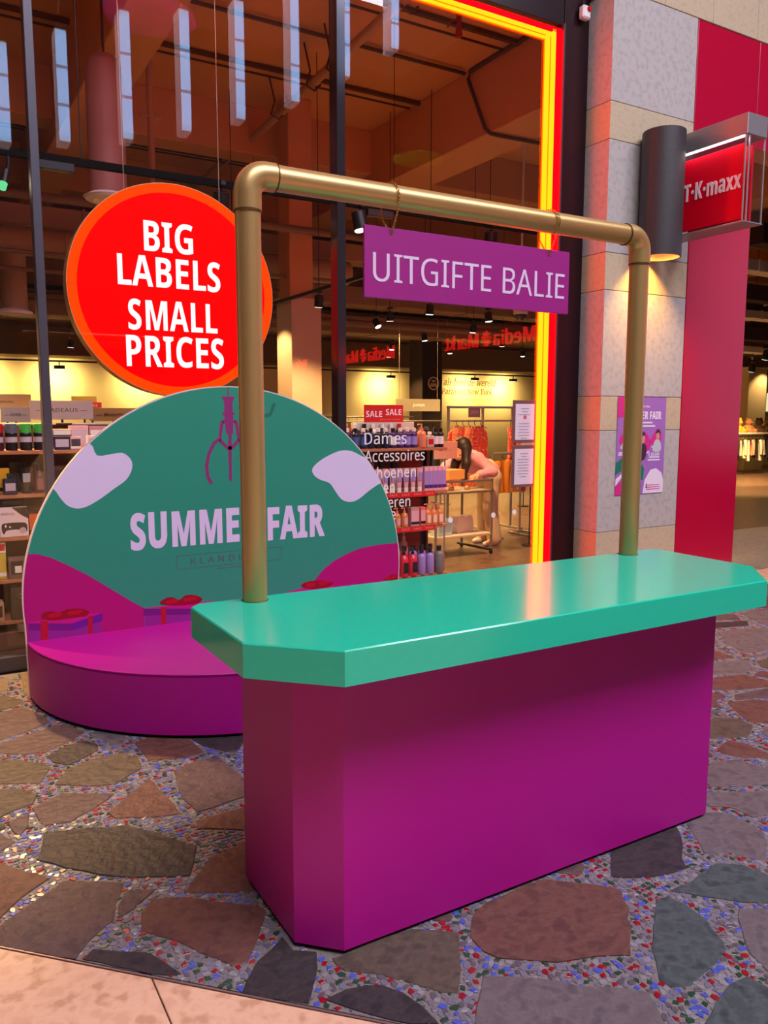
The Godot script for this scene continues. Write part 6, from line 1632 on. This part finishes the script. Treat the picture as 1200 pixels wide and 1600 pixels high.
# bones: [a, b, ra, rb]; meshes the smooth union by surface nets
func skin(bones: Array, cell: float, k: float) -> ArrayMesh:
	var lo := Vector3(1e9, 1e9, 1e9)
	var hi := -lo
	for b in bones:
		var r := maxf(b[2], b[3]) + cell * 2.0 + k * 0.3
		lo = lo.min(b[0] - Vector3.ONE * r).min(b[1] - Vector3.ONE * r)
		hi = hi.max(b[0] + Vector3.ONE * r).max(b[1] + Vector3.ONE * r)
	var n := Vector3i(((hi - lo) / cell).ceil()) + Vector3i.ONE
	var f := PackedFloat32Array()
	f.resize(n.x * n.y * n.z)
	f.fill(1e3)
	for b in bones:
		var a: Vector3 = b[0]
		var d: Vector3 = b[1] - a
		var dd := maxf(d.dot(d), 1e-9)
		var r := maxf(b[2], b[3]) + k + cell * 2.0
		var l := Vector3i(((a.min(b[1]) - Vector3.ONE * r - lo) / cell).floor()).clamp(Vector3i.ZERO, n - Vector3i.ONE)
		var h := Vector3i(((a.max(b[1]) + Vector3.ONE * r - lo) / cell).ceil()).clamp(Vector3i.ZERO, n - Vector3i.ONE)
		for z in range(l.z, h.z + 1):
			for y in range(l.y, h.y + 1):
				for x in range(l.x, h.x + 1):
					var p := lo + Vector3(x, y, z) * cell
					var t := clampf((p - a).dot(d) / dd, 0.0, 1.0)
					var v: float = p.distance_to(a + d * t) - lerpf(b[2], b[3], t)
					var i := x + n.x * (y + n.y * z)
					if v < f[i] + k: f[i] = smin(f[i], v, k) if f[i] < 100.0 else v
	var at := {}
	var verts := PackedVector3Array()
	var off := []
	for q in 8: off.append((q & 1) + n.x * (((q >> 1) & 1) + n.y * ((q >> 2) & 1)))
	for z in n.z - 1:
		for y in n.y - 1:
			for x in n.x - 1:
				var i := x + n.x * (y + n.y * z)
				var neg := 0
				for q in 8:
					if f[i + off[q]] < 0.0: neg += 1
				if neg == 0 or neg == 8: continue
				var s := Vector3.ZERO
				var c := 0
				for q in 8:
					for ax in 3:
						if (q >> ax) & 1: continue
						var w := q | (1 << ax)
						var fa := f[i + off[q]]
						var fb := f[i + off[w]]
						if (fa < 0.0) == (fb < 0.0): continue
						var u := clampf(fa / (fa - fb), 0.0, 1.0)
						var pt := Vector3(q & 1, (q >> 1) & 1, (q >> 2) & 1)
						pt[ax] += u
						s += pt; c += 1
				at[i] = verts.size()
				verts.append(lo + (Vector3(x, y, z) + s / c) * cell)
	var st := SurfaceTool.new()
	st.begin(Mesh.PRIMITIVE_TRIANGLES)
	st.set_smooth_group(1)
	var stp := [1, n.x, n.x * n.y]
	for z in range(1, n.z - 1):
		for y in range(1, n.y - 1):
			for x in range(1, n.x - 1):
				var i := x + n.x * (y + n.y * z)
				for ax in 3:
					var fa := f[i]
					var fb := f[i + stp[ax]]
					if (fa < 0.0) == (fb < 0.0): continue
					var u: int = stp[(ax + 1) % 3]
					var v: int = stp[(ax + 2) % 3]
					if not (at.has(i) and at.has(i - u) and at.has(i - u - v) and at.has(i - v)): continue
					var nn := Vector3.ZERO
					nn[ax] = 1.0 if fa < 0.0 else -1.0
					quad(st, verts[at[i]], verts[at[i - u]], verts[at[i - u - v]], verts[at[i - v]], nn)
	st.index()
	st.generate_normals()
	return st.commit()

func build_person() -> void:
	var p := thing("person", "person in pink cardigan and cream trousers bending over the glass trolley", "person", Vector3(4.98, 0, -5.62))
	var V := func(x: float, y: float, z: float) -> Vector3: return Vector3(x, y, z)
	# joints: standing at the trolley's far end, bending towards it, hands on the glass
	var hipL := Vector3(-0.02, 0.80, 0.09)
	var hipR := Vector3(0.02, 0.80, -0.09)
	var kneeL := Vector3(-0.05, 0.45, 0.11)
	var kneeR := Vector3(0.01, 0.45, -0.10)
	var ankL := Vector3(0.0, 0.08, 0.13)
	var ankR := Vector3(0.04, 0.08, -0.12)
	var waist := Vector3(-0.09, 0.90, 0.0)
	var chest := Vector3(-0.26, 0.99, 0.01)
	var neck := Vector3(-0.36, 1.06, 0.02)
	var head := Vector3(-0.44, 1.12, 0.05)
	var shL := Vector3(-0.29, 1.03, 0.17)
	var shR := Vector3(-0.29, 1.03, -0.15)
	var elL := Vector3(-0.20, 0.885, 0.33)
	var elR := Vector3(-0.50, 0.93, -0.16)
	var wrL := Vector3(-0.42, 0.872, 0.36)
	var wrR := Vector3(-0.68, 0.88, -0.02)
	var bones := [[hipL, kneeL, 0.085, 0.058], [hipR, kneeR, 0.085, 0.058], [kneeL, ankL, 0.056, 0.038], [kneeR, ankR, 0.056, 0.038], [hipL, hipR, 0.1, 0.1], [(hipL + hipR) / 2, waist, 0.115, 0.1], [waist, chest, 0.1, 0.115], [chest, neck, 0.09, 0.05], [shL, shR, 0.06, 0.06], [neck, head, 0.045, 0.05], [shL, elL, 0.048, 0.038], [shR, elR, 0.048, 0.038], [elL, wrL, 0.037, 0.027], [elR, wrR, 0.037, 0.027], [ankL, ankL + Vector3(-0.13, -0.045, 0.02), 0.036, 0.026], [ankR, ankR + Vector3(-0.13, -0.045, 0.0), 0.036, 0.026]]
	# head: skull, jaw, nose
	var face := Vector3(-0.80, -0.55, 0.22).normalized()
	bones.append([head + Vector3(0.02, 0.02, 0), head - face * 0.02 + Vector3(0, 0.03, 0), 0.088, 0.085])
	bones.append([head, head + face * 0.045 + Vector3(0, -0.045, 0), 0.07, 0.045])
	bones.append([head + face * 0.088, head + face * 0.105 + Vector3(0, -0.018, 0), 0.012, 0.014])
	var skinm := mat("skin", rgb8(214, 156, 126), 0.55)
	var body := obj_mesh("body", skin(bones, 0.016, 0.03), skinm, p)
	# hands with separate fingers resting on the glass
	for hnd in [[wrL, Vector3(-0.9, -0.25, 0.1)], [wrR, Vector3(-0.9, -0.25, 0.25)]]:
		var w: Vector3 = hnd[0]
		var d: Vector3 = hnd[1].normalized()
		var side := d.cross(Vector3.UP).normalized()
		var hb := [[w, w + d * 0.03, 0.024, 0.026]]
		for k in 4:
			var o := side * (-0.03 + 0.02 * k)
			hb.append([w + d * 0.03 + o * 0.6, w + d * 0.085 + o, 0.016, 0.011])
			var ln: float = [0.03, 0.04, 0.037, 0.028][k]
			var k1 := w + d * (0.085 + ln) + o + Vector3(0, -0.006, 0)
			hb.append([w + d * 0.085 + o, k1, 0.0095, 0.0085])
			hb.append([k1, k1 + d * ln * 0.6 + Vector3(0, -0.016, 0), 0.0085, 0.0072])
		hb.append([w + d * 0.03 - side * 0.02, w + d * 0.06 - side * 0.055, 0.014, 0.011])
		hb.append([w + d * 0.06 - side * 0.055, w + d * 0.09 - side * 0.058 + Vector3(0, -0.01, 0), 0.0105, 0.0085])
		obj_mesh("hand", skin(hb, 0.004, 0.006), skinm, body)
	# clothes
	var pink := mat("cardigan_pink", rgb8(230, 160, 184), 0.85)
	var tb := [[(hipL + hipR) / 2 + Vector3(0, 0.05, 0), waist, 0.14, 0.122], [waist, chest, 0.122, 0.135], [chest, neck + Vector3(0.03, -0.03, 0), 0.11, 0.075], [shL, shR, 0.076, 0.076], [shL, elL, 0.065, 0.056], [shR, elR, 0.065, 0.056], [elL, wrL + (elL - wrL) * 0.08, 0.055, 0.042], [elR, wrR + (elR - wrR) * 0.08, 0.055, 0.042]]
	obj_mesh("cardigan", skin(tb, 0.014, 0.035), pink, p)
	var cream := mat("trousers_cream", rgb8(222, 200, 166), 0.85)
	var lb := [[hipL, hipR, 0.116, 0.116], [hipL, kneeL, 0.104, 0.082], [hipR, kneeR, 0.104, 0.082], [kneeL, ankL + Vector3(0, 0.0, 0), 0.082, 0.088], [kneeR, ankR + Vector3(0, 0.0, 0), 0.082, 0.088], [(hipL + hipR) / 2, (hipL + hipR) / 2 + Vector3(-0.02, 0.1, 0), 0.118, 0.116]]
	obj_mesh("trousers", skin(lb, 0.014, 0.03), cream, p)
	for a in [ankL, ankR]:
		obj_mesh("shoe", skin([[a + Vector3(0.02, -0.045, 0), a + Vector3(-0.06, -0.048, 0), 0.038, 0.038], [a + Vector3(-0.06, -0.048, 0), a + Vector3(-0.15, -0.052, 0.01), 0.038, 0.027]], 0.008, 0.02), mat("shoe_white", rgb8(226, 216, 206), 0.5), p)
	# long dark hair falling forward beside the face
	var hb2 := [[head + Vector3(0.03, 0.035, 0), head - face * 0.03 + Vector3(0, 0.045, 0), 0.1, 0.1], [head + Vector3(0.03, 0.02, 0.05), head + Vector3(-0.0, -0.14, 0.1), 0.06, 0.05], [head + Vector3(0.0, -0.14, 0.1), head + Vector3(-0.03, -0.3, 0.1), 0.05, 0.03], [head + Vector3(0.03, 0.02, -0.05), head + Vector3(-0.02, -0.16, -0.08), 0.06, 0.05], [head + Vector3(-0.02, -0.16, -0.08), head + Vector3(-0.06, -0.28, -0.07), 0.05, 0.028], [head + Vector3(0.05, 0.0, 0.0), neck + Vector3(0.05, -0.06, 0.02), 0.075, 0.05]]
	obj_mesh("hair", skin(hb2, 0.011, 0.025), mat("hair_dark", rgb8(46, 30, 26), 0.5), p)
	var up := Vector3(face.y * -0.5, 0.8, 0.0).normalized()
	var rt := face.cross(up).normalized()
	for s in [-1.0, 1.0]:
		obj("eye", lathe(begin(), [Vector2(0, -0.01), Vector2(0.01, 0), Vector2(0, 0.01)], 10), mat("eye_dark", rgb8(40, 28, 26), 0.2), body, head + face * 0.078 + rt * 0.032 * s + Vector3(0, 0.0, 0))
	obj("mouth", box(begin(), head + face * 0.082 + Vector3(0, -0.055, 0), Vector3(0.02, 0.008, 0.034), 0.002), mat("lips", rgb8(170, 84, 80), 0.5), body)
	# crossed straps of the cream apron at the back are part of the trousers' look
	obj("necklace", tube(begin(), [neck + Vector3(-0.02, -0.0, 0.05), neck + Vector3(-0.06, -0.09, 0.05), neck + Vector3(-0.075, -0.11, 0.0), neck + Vector3(-0.06, -0.09, -0.04)], 0.006, 6), mats["white"], p)

func obj_mesh(called: String, m: Mesh, material: Material, parent: Node) -> MeshInstance3D:
	return put(called, m, material, parent)
